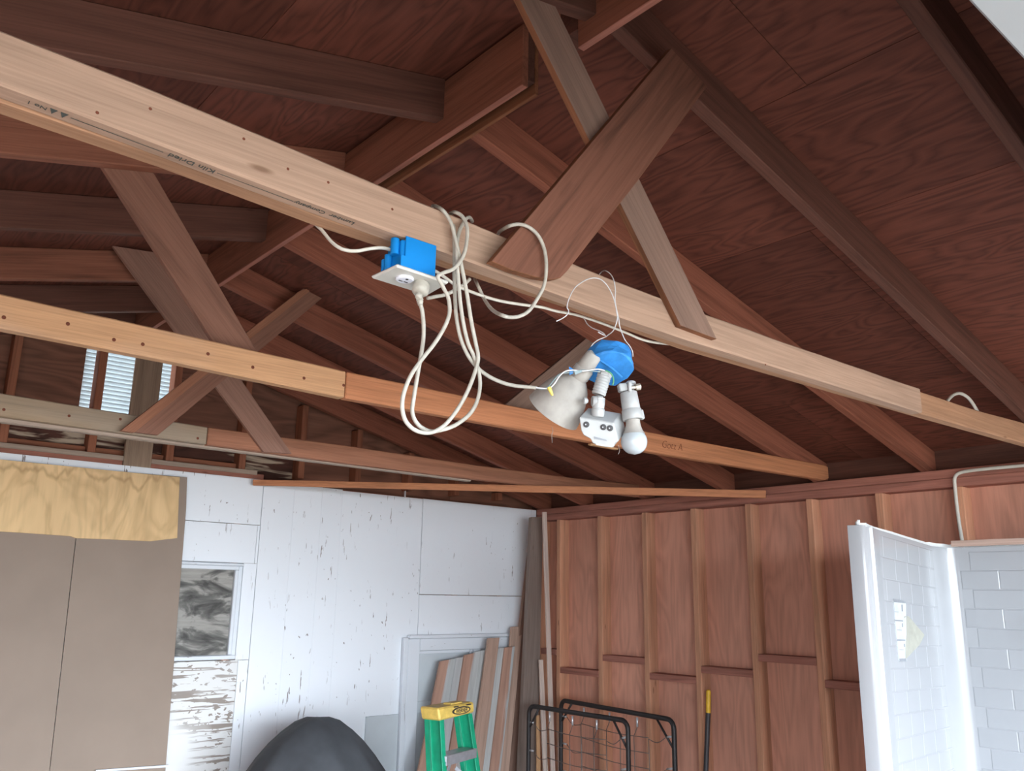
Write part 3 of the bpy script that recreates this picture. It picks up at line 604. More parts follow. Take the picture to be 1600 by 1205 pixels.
# left lamp: socket, neck and bell shade
ax1, ax2 = V((1.0219,1.0242,2.0745)), V((1.0141,1.0782,2.0206)); AX = (ax2-ax1).normalized()
LSH = (ax2-ax1).length
sh = lathe('lamp_shade', ax1, ax2, [(0,.017),(.005,.0225),(LSH*.2,.0315),(LSH*.45,.0405),(LSH*.7,.0465),(LSH*.9,.0500),(LSH,.0510),(LSH+.001,.0490),(LSH*.8,.044),(LSH*.5,.035),(LSH*.2,.025),(.01,.010)], 'lamp_dusty', sl, 40)
lathe('lamp_neck', ax1-AX*.022, ax1+AX*.004, [(0,.0160),(.003,.0175),(.018,.0178),(.021,.0165),(.026,.0165)], 'lamp_dusty', sl, 28)
lathe('lamp_socket', ax1-AX*.052, ax1-AX*.018, [(0,.011),(.004,.014),(.030,.0155),(.034,.0140)], 'lamp_dusty', sl, 28)
# sensor arm and sensor
s0, s1 = V((1.0449,0.9834,2.0734)), V((1.0385,0.9913,2.0408)); SL = (s1-s0).length
prof = []
for k in range(7):
    t = SL*k/7; prof += [(t,.0118),(t+SL*.05,.0128),(t+SL*.10,.0118)]
lathe('threaded_stem', s0, s1, prof + [(SL,.0115)], 'lamp_white', sl, 24)
lathe('stem_nut', s0-(s1-s0)*.25, s0+(s1-s0)*.05, [(0,.010),(.002,.0125),(.008,.0125),(.010,.011)], 'lamp_white', sl, 6, False)
lathe('knuckle', (1.0271,0.9956,2.0284), (1.0427,0.9864,2.0282), [(0,.0085),(.002,.0095),(.0075,.0095),(.008,.0108),(.016,.0108),(.018,.009)], 'lamp_white', sl, 24)
lathe('knuckle_knob', (1.0118,1.0019,2.0280), (1.0207,0.9985,2.0278), [(0,.004),(.001,.0056),(.006,.0056),(.0075,.0035),(.0085,.0035)], 'lamp_white', sl, 12, False)
lathe('knuckle_neck', (1.0374,0.9889,2.0345), (1.0373,0.9920,2.0126), [(0,.0105),(.012,.0108),(.018,.0104),(.0185,.0092),(.022,.0092)], 'lamp_white', sl, 24)
lathe('sensor_collar', (1.0379,0.9918,2.0160), (1.0393,0.9948,2.0032), [(0,.0110),(.002,.0118),(.009,.0115),(.013,.0105)], 'lamp_white', sl, 24)
sp = [(260,545),(825,640),(905,945),(842,983),(822,1045),(700,1040),(560,1012),(480,972),(440,902),(330,842),(288,760)]
q = [(1.0038,1.0036,1.9982),(1.0497,0.9674,1.9895),(1.0613,0.9674,1.9591),(1.0570,0.9724,1.9552),(1.0565,0.9748,1.9490),(1.0469,0.9829,1.9493),(1.0354,0.9918,1.9518),(1.0285,0.9965,1.9557),(1.0241,0.9979,1.9627),(1.0145,1.0042,1.9685),(1.0097,1.0056,1.9767)]
EXV = V((0.0367,0.0149,0.0245))
sb = prism('motion_sensor', q, EXV, RT, 'lamp_white', sl, .0015)
QN = (V(q[1])-V(q[0])).cross(V(q[2])-V(q[1])).normalized()
if QN.dot(FW) > 0: QN = -QN
for a in ((1.0147,0.9975,1.9863), (1.0374,0.9795,1.9823), (1.0462,0.9725,1.9808)):
    a = V(a); lathe('sensor_dial', a, a+QN*.0012, [(0,.0052),(.0008,.0052),(.0012,.0044)], 'slot', sb, 16)
    lathe('dial_mark', a+QN*.0012-RT*.001, a+QN*.0018-RT*.001, [(0,.0012),(.0006,.0010)], 'alu', sb, 8)
prism('sensor_slot', [(1.0278,0.9924,1.9669),(1.0443,0.9800,1.9620),(1.0460,0.9794,1.9594),(1.0294,0.9925,1.9628)], QN*.0008, RT, 'label_grey', sb, 0)
prism('sensor_window', [(1.0313,0.9929,1.9565),(1.0536,0.9756,1.9511),(1.0548,0.9753,1.9493),(1.0335,0.9921,1.9528)], QN*.0010, RT, 'frost', sb, 0)
# right lamp: swivel, holder and round bulb
h0, h1 = V((1.0859,0.9649,2.0481)), V((1.0888,0.9617,2.0169)); HX = (h1-h0).normalized()
lathe('swivel', (1.0914,0.9642,2.0690), (1.0914,0.9625,2.0492), [(0,.006),(.002,.0085),(.005,.0085),(.006,.0045),(.018,.0045)], 'lamp_white', sl, 20)
board('swivel_block', (1.0683,0.9725,2.0539), (1.0812,0.9635,2.0562), -HX, .014, .016, 'lamp_white', sl, .002)
board('swivel_plate', (1.0767,0.9541,2.0634), (1.0783,0.9545,2.0456), RT, .006, .010, 'lamp_white', sl, .0015)
lathe('swivel_screw', (1.0811,0.9561,2.0543), (1.0958,0.9428,2.0567), [(0,.0035),(.006,.0035),(.0062,.0032),(.0095,.0032),(.0097,.0060),(.0165,.0060),(.018,.005)], 'metal_screw', sl, 8, False)
HL = (h1-h0).length
lathe('lamp_holder', h0, h1, [(0,.0140),(.001,.0148),(HL*.97,.0158),(HL,.0152)], 'lamp_white', sl, 32)
h2 = h0+HX*(HL*.98)
lathe('holder_ring', h2, h2+HX*.018, [(0,.0165),(.001,.0172),(.0165,.0176),(.018,.0168)], 'lamp_white', sl, 32)
board('holder_clip', h2+HX*.001+RT*.0165, h2+HX*.017+RT*.0172, RT, .006, .010, 'lamp_white', sl, .001)
b0 = h2+HX*.018; bc = V((1.0910,0.9589,1.9617)); BX = (bc-b0).normalized(); BL = (bc-b0).length; RB = .0224
prof = [(0,.0118),(BL*.25,.0124),(BL*.5,.0142)]
bl = lathe('bulb_neck', b0, bc, [(0,.0118),(BL*.25,.0126),(BL*.48,.0152),(BL*.62,.0185),(BL*.66,.0195)], 'lamp_dusty', sl, 32)
pr2 = [(BL*.655,math.sqrt(RB**2-(BL*.345)**2) if RB > BL*.345 else .019)]
for k in range(1,13):
    u = -BL*.345 + (RB+BL*.345)*k/12; pr2.append((BL+u, max(.0004,math.sqrt(max(0,RB**2-u*u)))))
lathe('bulb_globe', b0, bc, pr2, 'frost', sl, 36)
# leads of the fixture
tubes('white_lead', [[(0.9443,1.0478,2.0470),(0.9510,1.0422,2.0466),(0.9610,1.0338,2.0463),(0.9671,1.0261,2.0538),(0.9715,1.0182,2.0666),(0.9783,1.0096,2.0752),(0.9888,1.0001,2.0770),(0.9965,0.9941,2.0756),(1.0062,0.9854,2.0768),(1.0190,0.9737,2.0792),(1.0366,0.9724,2.0789),(1.0459,0.9738,2.0752)]], .0012, 'wire_white', sl, 6, 5)
tubes('grey_lead', [[(0.9478,1.0500,2.0474),(0.9564,1.0432,2.0460),(0.9637,1.0352,2.0515),(0.9691,1.0267,2.0633),(0.9751,1.0188,2.0719),(0.9831,1.0115,2.0736),(0.9928,1.0027,2.0754),(1.0023,0.9937,2.0783),(1.0124,0.9854,2.0774),(1.0273,0.9756,2.0766)]], .0012, 'wire_grey', sl, 6, 5)
tubes('green_lead', [[(1.0321,0.9682,2.0784),(1.0395,0.9633,2.0743),(1.0441,0.9618,2.0669),(1.0458,0.9628,2.0595),(1.0455,0.9648,2.0542)]], .0013, 'wire_green', sl, 6, 5)
lathe('wire_nut', (0.9597,1.0317,2.0479), (0.9665,1.0285,2.0318), [(0,.0030),(.003,.0036),(.013,.0024),(.016,.0012)], 'nut_yellow', sl, 10)
prism('tape_tag', [(0.9832,1.0068,2.0835),(0.9887,1.0032,2.0804),(0.9910,1.0040,2.0720),(0.9864,1.0086,2.0698)], FW*.001, RT, 'tape_blue', sl, 0)
prism('tape_tag', [(0.9877,0.9990,2.0749),(0.9964,0.9909,2.0772),(0.9986,0.9901,2.0741),(0.9904,0.9988,2.0686)], FW*.001, RT, 'wire_grey', sl, 0)
tubes('cobweb', [[(1.0083,1.0760,1.9924),(1.0114,1.0759,1.9848),(1.0108,1.0785,1.9783),(1.0139,1.0801,1.9652)]], .0004, 'lamp_dusty', sl, 4, 4)
tubes('cobweb', [[(1.0731,0.9788,1.9556),(1.0762,0.9789,1.9472),(1.0757,0.9815,1.9408)]], .0004, 'lamp_dusty', sl, 4, 4)
hw = empty('hanging_wire', (1.3432,1.2500,2.3379), 'twisted white wire hooked over the near chord holding up the security light', 'wire')
tubes('wire', [[(1.1319,1.1950,2.2436),(1.1453,1.1950,2.2514),(1.1597,1.1950,2.2623),(1.1661,1.1950,2.2734),(1.1615,1.1950,2.2807),(1.1652,1.1950,2.2954),(1.1745,1.1950,2.3145),(1.1876,1.1950,2.3319),(1.2084,1.1950,2.3487),(1.2277,1.1950,2.3602),(1.2453,1.1950,2.3663),(1.2631,1.1950,2.3673),(1.2789,1.1950,2.3611),(1.2908,1.1950,2.3509),(1.3007,1.1950,2.3373),(1.3075,1.1950,2.3213),(1.3112,1.1950,2.3046),(1.3130,1.1950,2.2919),(1.3130,1.2000,2.2771),(1.3210,1.2150,2.2692),(1.3281,1.2350,2.2665),(1.3316,1.2500,2.2648),(1.3237,1.2620,2.2598),(1.3207,1.2750,2.2531),(1.3228,1.2850,2.2468)],
   [(1.3633,1.3000,2.4279),(1.3478,1.2800,2.4259)] + [(1.3278,1.2500,2.4205),(1.3147,1.2260,2.4092),(1.3161,1.2140,2.3971),(1.3132,1.2030,2.3782),(1.3169,1.2030,2.3567),(1.3155,1.2030,2.3371),(1.3192,1.2030,2.3173),(1.3249,1.2030,2.2995),(1.3286,1.2030,2.2798),(1.3498,1.2150,2.2696),(1.3823,1.2350,2.2647),(1.4196,1.2550,2.2632),(1.4451,1.2700,2.2593),(1.4584,1.2800,2.2516)],
   [(1.3444,1.3300,2.3335)] + [(1.3354,1.3150,2.3216),(1.3284,1.3000,2.3057),(1.3242,1.2800,2.2910),(1.3239,1.2600,2.2803),(1.3277,1.2500,2.2728),(1.3284,1.2450,2.2659)], [(1.3061,1.2460,2.2702),(1.3172,1.2460,2.2682),(1.3254,1.2460,2.2670)]], .0012, 'wire_white', hw, 6, 5)

# ------------------------------------------------------------------ louvred vent in the gable
lv = empty('louvered_vent', (1.41,4.99,VZ0), 'pale metal louvred vent between the gable studs', 'vent')
nl = 16
for k in range(nl):
    z = VZ0+.012+(VZ1-VZ0-.02)*k/(nl-1)
    prism('louver', [(VX0,4.975,z+.006),(VX1,4.975,z+.006),(VX1,5.008,z-.014),(VX0,5.008,z-.014)], (0,.001,.0015), (1,0,0), 'louver', lv, 0)
slab('vent_frame', (VX0-.03,5.011,VZ0-.02), (VX0+.002,5.02,VZ1+.02), 'louver', lv, 'z', 0)
slab('vent_frame', (VX1-.002,5.011,VZ0-.02), (VX1+.03,5.02,VZ1+.02), 'louver', lv, 'z', 0)

# ------------------------------------------------------------------ sheets against the back wall
h1_ = prism('hardboard_sheet', [(.35,4.818,.01),(1.2107,4.8180,0.8557),(1.1861,4.8180,1.9718),(1.143,4.818,H+.62),(.35,4.818,H+.62)], (0,.006,0), (0,0,1), 'hardboard', None, .001)
tag(h1_, 'plain brown hardboard sheet at the left picture edge, left of the vertical seam', 'hardboard')
h2_ = prism('hardboard_sheet', [(1.2135,4.8180,0.8554),(1.7910,4.8180,0.7937),(1.7320,4.8180,2.1540),(1.7187,4.8180,2.3279),(1.146,4.818,H+.62),(1.1891,4.8180,1.9719)], (0,.006,0), (0,0,1), 'hardboard', None, .001)
for h_, zz in ((h1_,.01),(h2_,.01)):
    for v in h_.data.vertices:
        w_ = W[h_] @ v.co
        if w_.z < H-.9 and w_.z > .02:
            d_ = (w_.z-.01); w_.z = .01; v.co = W[h_].inverted() @ w_
tag(h2_, 'plain brown hardboard sheet right of the vertical seam, below the yellow plywood', 'hardboard')
yp = prism('plywood_sheet', [(0.5292,4.8050,1.9748),(0.9531,4.8050,1.9736),(1.1575,4.8050,1.9696),(1.1827,4.8050,1.9613),(1.3431,4.8050,1.9636),(1.5547,4.8050,1.9649),(1.6957,4.8050,1.9897),(1.6735,4.8050,2.3221),(0.7930,4.8050,2.3215),(0.4765,4.8050,2.3214)], (0,.012,0), (0,0,1), 'yellow_ply', None, .001)
tag(yp, 'yellow new plywood strip with wavy grain above the brown hardboard', 'plywood')
wbt = prism('white_batten', [(1.4190,4.8000,0.8406),(1.7777,4.8000,0.8272),(1.7789,4.8000,0.8162),(1.4203,4.8000,0.8301)], (0,.012,0), (1,0,.05), 'white_trim', None, .001)
tag(wbt, 'thin white batten lying across the foot of the brown hardboard', 'batten')

# ------------------------------------------------------------------ black covered grill
cv = bmesh.new(); prof = [(1.080,.015),(1.070,.07),(1.045,.13),(1.005,.19),(.955,.245),(.885,.305),(.80,.365),(.68,.395),(.5,.42),(.3,.44),(.12,.46),(.0,.47)]
ring = []; SEG = 64; cx, cy = 2.33, 4.26
for i, (z, r) in enumerate(prof):
    row = []
    for k in range(SEG):
        a = 2*math.pi*k/SEG; f = min(1,i/6)
        rr = r*(1+f*(.030*math.sin(5*a+1.2+z*3)+.022*math.sin(11*a+z*7)+.012*math.sin(17*a-z*9)))
        dz = .02*math.sin(3*a+2)*(1-f)*min(1,i/2)
        row.append(cv.verts.new((cx+rr*math.cos(a)*1.02+ .05*(z-.5)*-.3, cy+rr*math.sin(a)*.85, z+dz)))
    ring.append(row)
for i in range(len(ring)-1):
    for k in range(SEG): cv.faces.new((ring[i][k],ring[i+1][k],ring[i+1][(k+1)%SEG],ring[i][(k+1)%SEG]))
cv.faces.new(ring[0])
for v in cv.verts: v.co -= Vector((cx,cy,0))
bmesh.ops.recalc_face_normals(cv, faces=cv.faces)
me = bpy.data.meshes.new('grill_cover'); cv.to_mesh(me); cv.free()
gc = link('grill_cover', me, Matrix.Translation((cx,cy,0)), 'cover', None, 0, True)
tag(gc, 'rounded object under a black fabric cover standing before the white wall', 'cover')

# ------------------------------------------------------------------ stepladder
la = empty('stepladder', (2.72,3.55,0), 'green stepladder with yellow top cap leaning by the old boards', 'ladder')
U = V((.94,.33,0)).normalized(); N = V((.33,-.94,0)).normalized(); Z = V((0,0,1))
cc = V((2.7859,3.7400,1.1391))
CW = .335
cap = prism('top_cap', [cc-U*CW/2+N*.055+Z*.026, cc+U*CW/2+N*.05+Z*.026, cc+U*CW/2+N*.055-Z*.026, cc-U*(CW/2-.01)+N*.062-Z*.034], -N*.115, U, 'cap_yellow', la, .008)
prism('cap_lip', [cc-U*.02+N*.03+Z*.026, cc+U*.09+N*.03+Z*.026, cc+U*.08+N*.03+Z*.034, cc-U*.01+N*.03+Z*.034], -N*.05, U, 'cap_yellow', cap, .002)
FN = cc+N*.0585
ov_ = []
for k in range(28):
    a = 2*math.pi*k/28; ov_.append(FN+U*(.035+.083*math.cos(a))+Z*(-.003+.0185*math.sin(a)))
prism('logo_oval', ov_, N*.0030, U, 'slot', cap, 0)
ov2 = [FN+U*(.035+.070*math.cos(2*math.pi*k/28))+Z*(-.003+.0135*math.sin(2*math.pi*k/28))+N*.0028 for k in range(28)]
prism('logo_field', ov2, N*.0010, U, 'cap_yellow', cap, 0)
text('logo_text', 'WERNER', FN+U*.035-Z*.003+N*.0042, U, Z, .027, 'slot', cap, 0, .0006)
for u in (-.035,.085): prism('cap_slot', [FN+U*u+Z*.016, FN+U*(u+.042)+Z*.016, FN+U*(u+.042)+Z*.0215, FN+U*u+Z*.0215], N*.0012, U, 'slot', cap, 0)
def rail(name, top, bot, mat):
    t_, b_ = V(top), V(bot); d = (b_-t_).normalized(); w_ = .062
    r_ = board(name, t_, b_, U, .006, w_, mat, la, .001)
    for s_ in (-1,1):
        board('rail_flange', t_+N*s_*w_/2*1.0, b_+N*s_*w_/2, U, .034, .006, mat, r_, .001)
    return r_
zt = cc.z-.03
def down(u, n, z): return cc+U*u+N*n+Z*(z-cc.z)
rail('front_rail', down(-.130,.02,zt), down(-.215,.20,.02), 'fiberglass')
rail('front_rail', down(.130,.02,zt), down(.215,.20,.02), 'fiberglass')
for s_ in (-1,1): board('rear_rail', down(.130*s_,-.030,zt), down(.213*s_,.140,.02), N, .03, .03, 'fiberglass', la, .002)
for k, zz in enumerate((.93,.65,.36)):
    f = (zt-zz)/zt; w_ = .125+.085*f; nn = .02+.18*f
    board('step', down(-w_,nn,zz), down(w_,nn,zz), Z, .03, .078, 'alu', la, .003)
    board('step_lip', down(-w_,nn+.042,zz-.008), down(w_,nn+.042,zz-.008), Z, .045, .004, 'alu', la, .001)
board('spreader', down(.04,.03,.86), down(.17,.10,.74), Z, .018, .003, 'alu', la, .001)
board('spreader', down(-.06,.05,.84), down(.05,.12,.72), Z, .018, .003, 'alu', la, .001)
board('step_brace', down(-.155,.06,.74), down(-.05,.06,.90), Z, .02, .003, 'alu', la, .001)

# ------------------------------------------------------------------ boards leaning in the corner
def lean(name, tl, tr, bl, br, t, mat, label, cat='board', group=None, zf=.0):
    """board from its top corners to two points lower down, run on to the floor"""
    tl, tr, bl, br = map(V, (tl,tr,bl,br))
    def ext(a, b): k = (a.z-zf)/(a.z-b.z); return a+(b-a)*k
    n = (tr-tl).cross(tl-bl).normalized()
    if n.dot(FW) < 0: n = -n
    o = prism(name, [tl,tr,ext(tr,br),ext(tl,bl)], n*t, (tl-bl), mat, None, .002)
    return tag(o, label, cat, group)
G = 'old boards leaning on the back wall'
lean('old_board', (3.4588,4.7420,1.2913),(3.5886,4.7420,1.3068),(3.2171,4.6000,0.6738),(3.3646,4.6000,0.6581), .018, 'barn_two', 'wide brown and grey board with slanting top, leftmost behind the ladder cap', 'board', G)
lean('old_board', (3.5832,4.7350,1.3090),(3.6559,4.7350,1.3131),(3.3609,4.5950,0.6592),(3.4374,4.5950,0.6510), .018, 'barn_two_r', 'narrow brown and grey board second from the left behind the ladder', 'board', G)
lean('old_board', (3.6392,4.7180,1.3265),(3.7264,4.7180,1.3384),(3.4129,4.5750,0.6566),(3.5147,4.5750,0.6457), .018, 'barn_two', 'brown and grey board just left of the grey board that slopes at its top', 'board', G)
lean('old_board', (3.7332,4.7350,1.3429),(3.8465,4.7350,1.3562),(3.5213,4.5900,0.6428),(3.6459,4.5900,0.6295), .018, 'barn_grey', 'grey painted board directly left of the taller pinkish brown board', 'board', G)
lean('old_board', (3.8247,4.7000,1.4317),(3.9241,4.7000,1.4342),(3.5742,4.5500,0.6431),(3.6797,4.5500,0.6318), .018, 'barn_brown', 'pinkish brown board rising above its grey neighbours', 'board', G)
lean('old_board', (3.9297,4.7220,1.3631),(3.9970,4.7220,1.3656),(3.6959,4.5700,0.6271),(3.7597,4.5700,0.6203), .018, 'barn_grey', 'grey painted board directly right of the taller pinkish brown board', 'board', G)
lean('old_board', (3.9807,4.7080,1.3667),(4.0716,4.7080,1.3729),(3.7442,4.5600,0.6234),(3.8349,4.5600,0.6137), .018, 'barn_two', 'brown and grey striped board left of the tallest leaning board', 'board', G)
lean('old_board', (4.0815,4.7600,1.5009),(4.1846,4.7600,1.5043),(3.8790,4.6200,0.6001),(3.9585,4.6200,0.5916), .018, 'barn_brown', 'tallest light brown board of the leaning stack', 'board', G)
lean('old_plank', (4.2578,4.8000,2.0426),(4.3187,4.8000,2.2574),(3.9515,4.7000,0.5803),(4.1214,4.7000,0.5621), .02, 'old_brown', 'tall dark brown plank behind the leaning stack beside the grey plank', 'plank', G)
lean('old_plank', (4.1736,4.6600,2.2721),(4.2872,4.6600,2.2801),(3.9986,4.5600,0.5960),(4.1579,4.5600,0.5790), .035, 'old_grey', 'tall weathered grey plank standing in the room corner', 'plank', G)
lean('wood_stick', (4.2101,4.5800,2.3067),(4.2479,4.5800,2.3095),(4.2024,4.4700,0.5876),(4.2375,4.4700,0.5838), .015, 'stick_white', 'long pale stick reaching the top plate in the corner', 'stick')
lean('wood_stick', (4.1679,4.5600,1.2892),(4.2039,4.5600,1.2881),(4.1514,4.4900,0.5900),(4.1891,4.4900,0.5860), .014, 'stick_white', 'short pale stick left of the long pale stick', 'stick')
lean('wood_stick', (4.1209,4.5300,0.9348),(4.1442,4.5300,0.9331),(4.0913,4.4900,0.5965),(4.1227,4.4900,0.5931), .012, 'stick_tan', 'tan stick behind the left post of the front wire frame', 'stick')

# ------------------------------------------------------------------ two folding bed frames with wire mesh
def bed(X0, X1, y0, y1, z1, label, label_grid, braces):
    """rectangular tube frame between (X0,y0) and (X1,y1), top at z1, standing on the floor"""
    t = empty('bed_frame', ((X0+X1)/2,(y0+y1)/2,0), label, 'bed frame', 'wire mesh bed frames by the stud wall')
    def P(u, z): return V((X0+(X1-X0)*u, y0+(y1-y0)*u, z))
    L = ((X1-X0)**2+(y1-y0)**2)**.5; c = .05/L; zb = .02
    arc = lambda u0, sg: [P(u0+sg*c*(1-math.cos(k*math.pi/10)), z1-.05+.05*math.sin(k*math.pi/10)) for k in range(6)]
    path = [P(0,zb),P(0,.5)] + arc(0,1) + [P(.5,z1)] + arc(1,-1)[::-1] + [P(1,.5),P(1,zb)]
    tubes('frame_tube', [path], .0145, 'black_steel', t, 10, 1, 1.0, True)
    tubes('bottom_rail', [[P(0,.30),P(1,.30)]], .0115, 'black_steel', t, 8, 2)
    for u0, z0, u1, z2 in ((.012,z1-.13,.11,z1-.01),(.988,z1-.15,.87,z1-.01)):
        tubes('corner_brace', [[P(u0,z0),P(u1,z2)]], .007, 'black_steel', t, 8, 2)
    us = [.20+.60*k/5 for k in range(6)]; zs = [z1-.13-.085*k for k in range(8)]
    paths = []
    for u in us: paths.append([P(u,zs[0]+.0),P(u+.004,(zs[0]+zs[-1])/2),P(u,zs[-1])])
    for z in zs: paths.append([P(.20,z+.008),P(.5,z-.006),P(.80,z+.006)])
    for k, z in enumerate(zs[::2]):
        paths.append([P(.06,z+.03),P(.12,z-.01),P(.20,z)]); paths.append([P(.94,z+.03),P(.87,z-.01),P(.80,z)])
    for u in us[::2]: paths.append([P(u+.03,z1-.075),P(u,zs[0])])
    g = tubes('wire_grid', paths, .0026, 'wire_steel', t, 5, 3)
    for u in us[::2]: tubes('coil_spring', [[P(u+.03,z1-.022),P(u+.03,z1-.075)]], .0062, 'spring', t, 8, 2)
    for z in zs[::2]:
        tubes('coil_spring', [[P(.018,z+.03),P(.055,z+.03)]], .0062, 'spring', t, 8, 2)
        tubes('coil_spring', [[P(.982,z+.04),P(.94,z+.03)]], .0062, 'spring', t, 8, 2)
    return t
bed(3.95,3.95,4.42,3.56,H-.682,'front black wire mesh bed frame leaning nearest the boards','',1)
bed(4.24,4.10,4.42,3.345,H-.665,'rear black wire mesh bed frame close to the studs, showing further right','',1)

# ------------------------------------------------------------------ black pole with yellow grip
pp = empty('tool_handle', (4.22,3.0,0), 'black pole with a yellow end leaning on the stud wall', 'pole')
p0, p1 = V((4.3600,3.2895,1.1909)), V((4.3550,3.2943,1.0626)); p2 = V((4.3350,3.3105,0.7454)); pb_ = p1+(p2-p1)*((p1.z-.0)/(p1.z-p2.z))
lathe('yellow_grip', p0, p1, [(0,.006),(.004,.0115),(.012,.0135),((p1-p0).length,.0135)], 'grip_yellow', pp, 16)
lathe('pole_shaft', p1, pb_, [(0,.0145),((pb_-p1).length,.0155)], 'pole_black', pp, 16)

# ------------------------------------------------------------------ shower surround
ss = empty('shower_surround', (3.9,1.2,0), 'glossy white tile-patterned shower surround standing loose by the right wall', 'shower surround')
DS = V((.988,.156,0)).normalized(); NI = V((.156,-.988,0)).normalized()      # along the side panel (front to back), and inwards
F0 = V((3.05,1.58,0)); SIDE = .93
def ztop(s): return H+.280-.034*s
plan = [(-.012,-.050),(-.012,-.012),(-.006,.004),(.006,.010),(.016,.004),(.028,-.006),(.060,-.006),(.074,.004),(.082,.010),(.092,.008)]
pts = [(F0+DS*s+NI*n, ztop(s)) for s, n in plan] + [(F0+DS*s+NI*.004, ztop(s)) for s in (.2,.4,.6,.872)]
BXX = 4.05; cen = None
e0 = F0+DS*.872+NI*.004; yb0 = 1.660
for k in range(1,9):
    t = k/8; a = e0; b = V((BXX,1.72,0)); c = V((BXX,yb0,0))
    p = a*(1-t)**2 + b*2*t*(1-t) + c*t*t; pts.append((p, H+.2515-.004*t))
pts += [(V((BXX,y,0)), H+.2475) for y in (1.2,.8,.4,.2)]
def sweep(name, pts, z0, th, mat, parent, smooth=True):
    vs, fs = [], []; n = len(pts)
    outs = []
    for i, (p, z) in enumerate(pts):
        t = (pts[min(i+1,n-1)][0]-pts[max(i-1,0)][0]).normalized(); o = V((-t.y,t.x,0))
        outs.append(o)
        vs += [(p.x,p.y,z0),(p.x,p.y,z),(p.x+o.x*th,p.y+o.y*th,z),(p.x+o.x*th,p.y+o.y*th,z0)]
    for i in range(n-1):
        a, b = 4*i, 4*i+4
        for j in range(4): fs.append((a+j, b+j, b+(j+1)%4, a+(j+1)%4))
    fs += [(0,1,2,3),(4*n-4,4*n-1,4*n-2,4*n-3)]
    me = bpy.data.meshes.new(name); me.from_pydata(vs, [], fs); me.update()
    bm = bmesh.new(); bm.from_mesh(me); bmesh.ops.recalc_face_normals(bm, faces=bm.faces); bm.to_mesh(me); bm.free()
    o = link(name, me, Matrix.Identity(4), mat, parent)
    if smooth:
        for p in me.polygons: p.use_smooth = True
        try: me.set_sharp_from_angle(angle=math.radians(40))
        except Exception: pass
    return o, outs
wallp, _ = sweep('wall_shell', pts, .0, .022, 'surround', ss)
# ragged flange along the top
rim = [(p, z+.018+random.uniform(-.003,.003)) for p, z in pts[1:]]
o2, _ = sweep('top_flange', [(p+V((-0.0,0,0)), z) for p, z in rim], 0, .004, 'rim', ss)
for v in o2.data.vertices:
    if v.co.z < .01: v.co.z = H+.232
nr = len(rim)
for i in range(nr):
    t = (rim[min(i+1,nr-1)][0]-rim[max(i-1,0)][0]).normalized(); o = V((-t.y,t.x,0))
    for j in range(4):
        v = o2.data.vertices[4*i+j]; v.co.x += o.x*.0225; v.co.y += o.y*.0225
RH = .0815
def tile_me(w, h, t=.0013):
    me = bpy.data.meshes.new('tile'); e = .0035
    me.from_pydata([(0,-h/2,0),(w,-h/2,0),(w,h/2,0),(0,h/2,0),(e,-h/2+e,t),(w-e,-h/2+e,t),(w-e,h/2-e,t),(e,h/2-e,t)], [], [(0,1,5,4),(1,2,6,5),(2,3,7,6),(3,0,4,7),(4,5,6,7)])
    me.update(); me.materials.append(M['surround']); return me
cache = {}
def tile(o, x, z, w, h, parent):
    k = (round(w,4), round(h,4))
    if k not in cache: cache[k] = tile_me(w, h)
    link('tile', cache[k], frame(o, x, z), None, parent)
sd = V((DS.x,DS.y,-.034)).normalized()
for r in range(16):
    z0 = -.018-RH*(r+.5); first = -(.155/2 if r % 2 else .05); s = .096+first
    while s < .865:
        a = max(s,.098); b = min(s+.155,.870)
        if b-a > .02:
            o = F0+DS*a+NI*.0042; o.z = ztop(a)+z0
            tile(o, sd, NI, b-a-.0009, RH-.0012, wallp)
        s += .155
for r in range(16):
    z0 = H+.2475-.018-RH*(r+.5); y = 1.66+(.115 if r % 2 else .0)-.045
    while y > .22:
        a = min(y,1.658); b = max(y-.23,.21)
        if a-b > .03: tile(V((BXX-.0002,a,z0)), (0,-1,0), (-1,0,0), a-b-.0009, RH-.0012, wallp)
        y -= .23
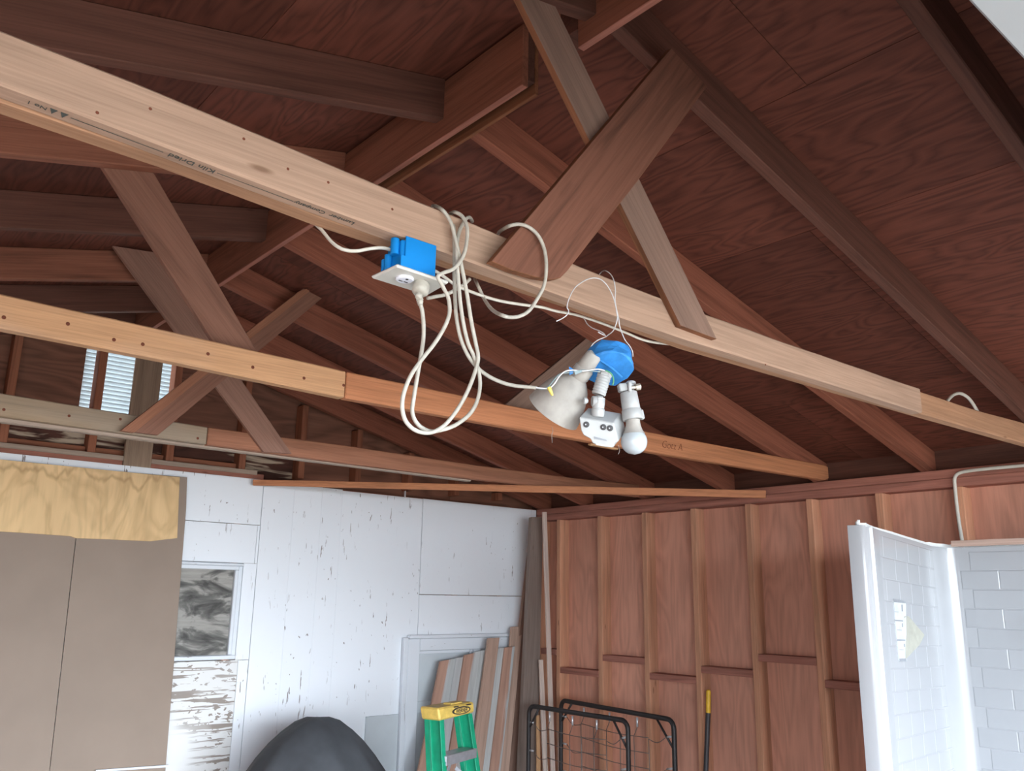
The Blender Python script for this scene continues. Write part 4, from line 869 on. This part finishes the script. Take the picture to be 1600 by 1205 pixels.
# label with a peeled corner on the side panel
lab = prism('product_label', [(3.3095,1.6207,1.7162),(3.4545,1.6436,1.7051),(3.4004,1.6351,1.4872),(3.3129,1.6213,1.4909),(3.3074,1.6204,1.6027)], NI*.0085, (0,0,1), 'label', ss, 0)
def bar(a, b, c, d, mat='label_grey'): 
    q = [V(x)+NI*.0088 for x in (a,b,c,d)]; prism('print_bar', q, NI*.0008, (1,0,0), mat, lab, 0)
bar((3.3063,1.6202,1.7185),(3.4326,1.6401,1.7124),(3.4538,1.6435,1.7027),(3.3068,1.6203,1.7066)); bar((3.2997,1.6192,1.6416),(3.3948,1.6342,1.6384),(3.3933,1.6339,1.6336),(3.3021,1.6195,1.6368))
bar((3.3056,1.6201,1.5700),(3.4008,1.6351,1.5665),(3.3994,1.6349,1.5618),(3.3040,1.6198,1.5642)); bar((3.3119,1.6211,1.5002),(3.3955,1.6343,1.4968),(3.3923,1.6338,1.4863),(3.3126,1.6212,1.4898))
bar((3.3926,1.6338,1.6975),(3.4084,1.6363,1.6976),(3.4048,1.6358,1.6721),(3.3906,1.6335,1.6721)); bar((3.3799,1.6318,1.6277),(3.3916,1.6337,1.6276),(3.3897,1.6334,1.6133),(3.3780,1.6315,1.6134))
bar((3.3807,1.6320,1.5516),(3.3923,1.6338,1.5513),(3.3903,1.6335,1.5395),(3.3795,1.6318,1.5398))
bar((3.3046,1.6199,1.6722),(3.3499,1.6271,1.6710),(3.3493,1.6270,1.6688),(3.3040,1.6198,1.6701)); bar((3.3119,1.6211,1.6050),(3.3687,1.6301,1.6031),(3.3681,1.6300,1.6010),(3.3113,1.6210,1.6029)); bar((3.3212,1.6226,1.5323),(3.3704,1.6303,1.5302),(3.3698,1.6302,1.5281),(3.3206,1.6225,1.5302))
fl = [V((3.4152,1.6374,1.6539))+NI*.0095, V((3.4793,1.6475,1.6536))+NI*.006, V((3.5812,1.6636,1.5806))+NI*.030, V((3.5269,1.6550,1.5426))+NI*.022, V((3.3832,1.6323,1.4949))+NI*.0095, V((3.4144,1.6373,1.6249))+NI*.004]
prism('peeled_flap', fl, NI*.0006, (0,0,1), 'label_back', ss, 0)

# wood strip lying along the top of the surround
ws = board('wood_strip', (4.0360,1.6773,1.9660), (4.0360,1.0992,1.9679), (0,0,1), .026, .018, 'pink_wood', None, .001)
tag(ws, 'thin pinkish wood strip lying along the top of the shower surround', 'wood strip')
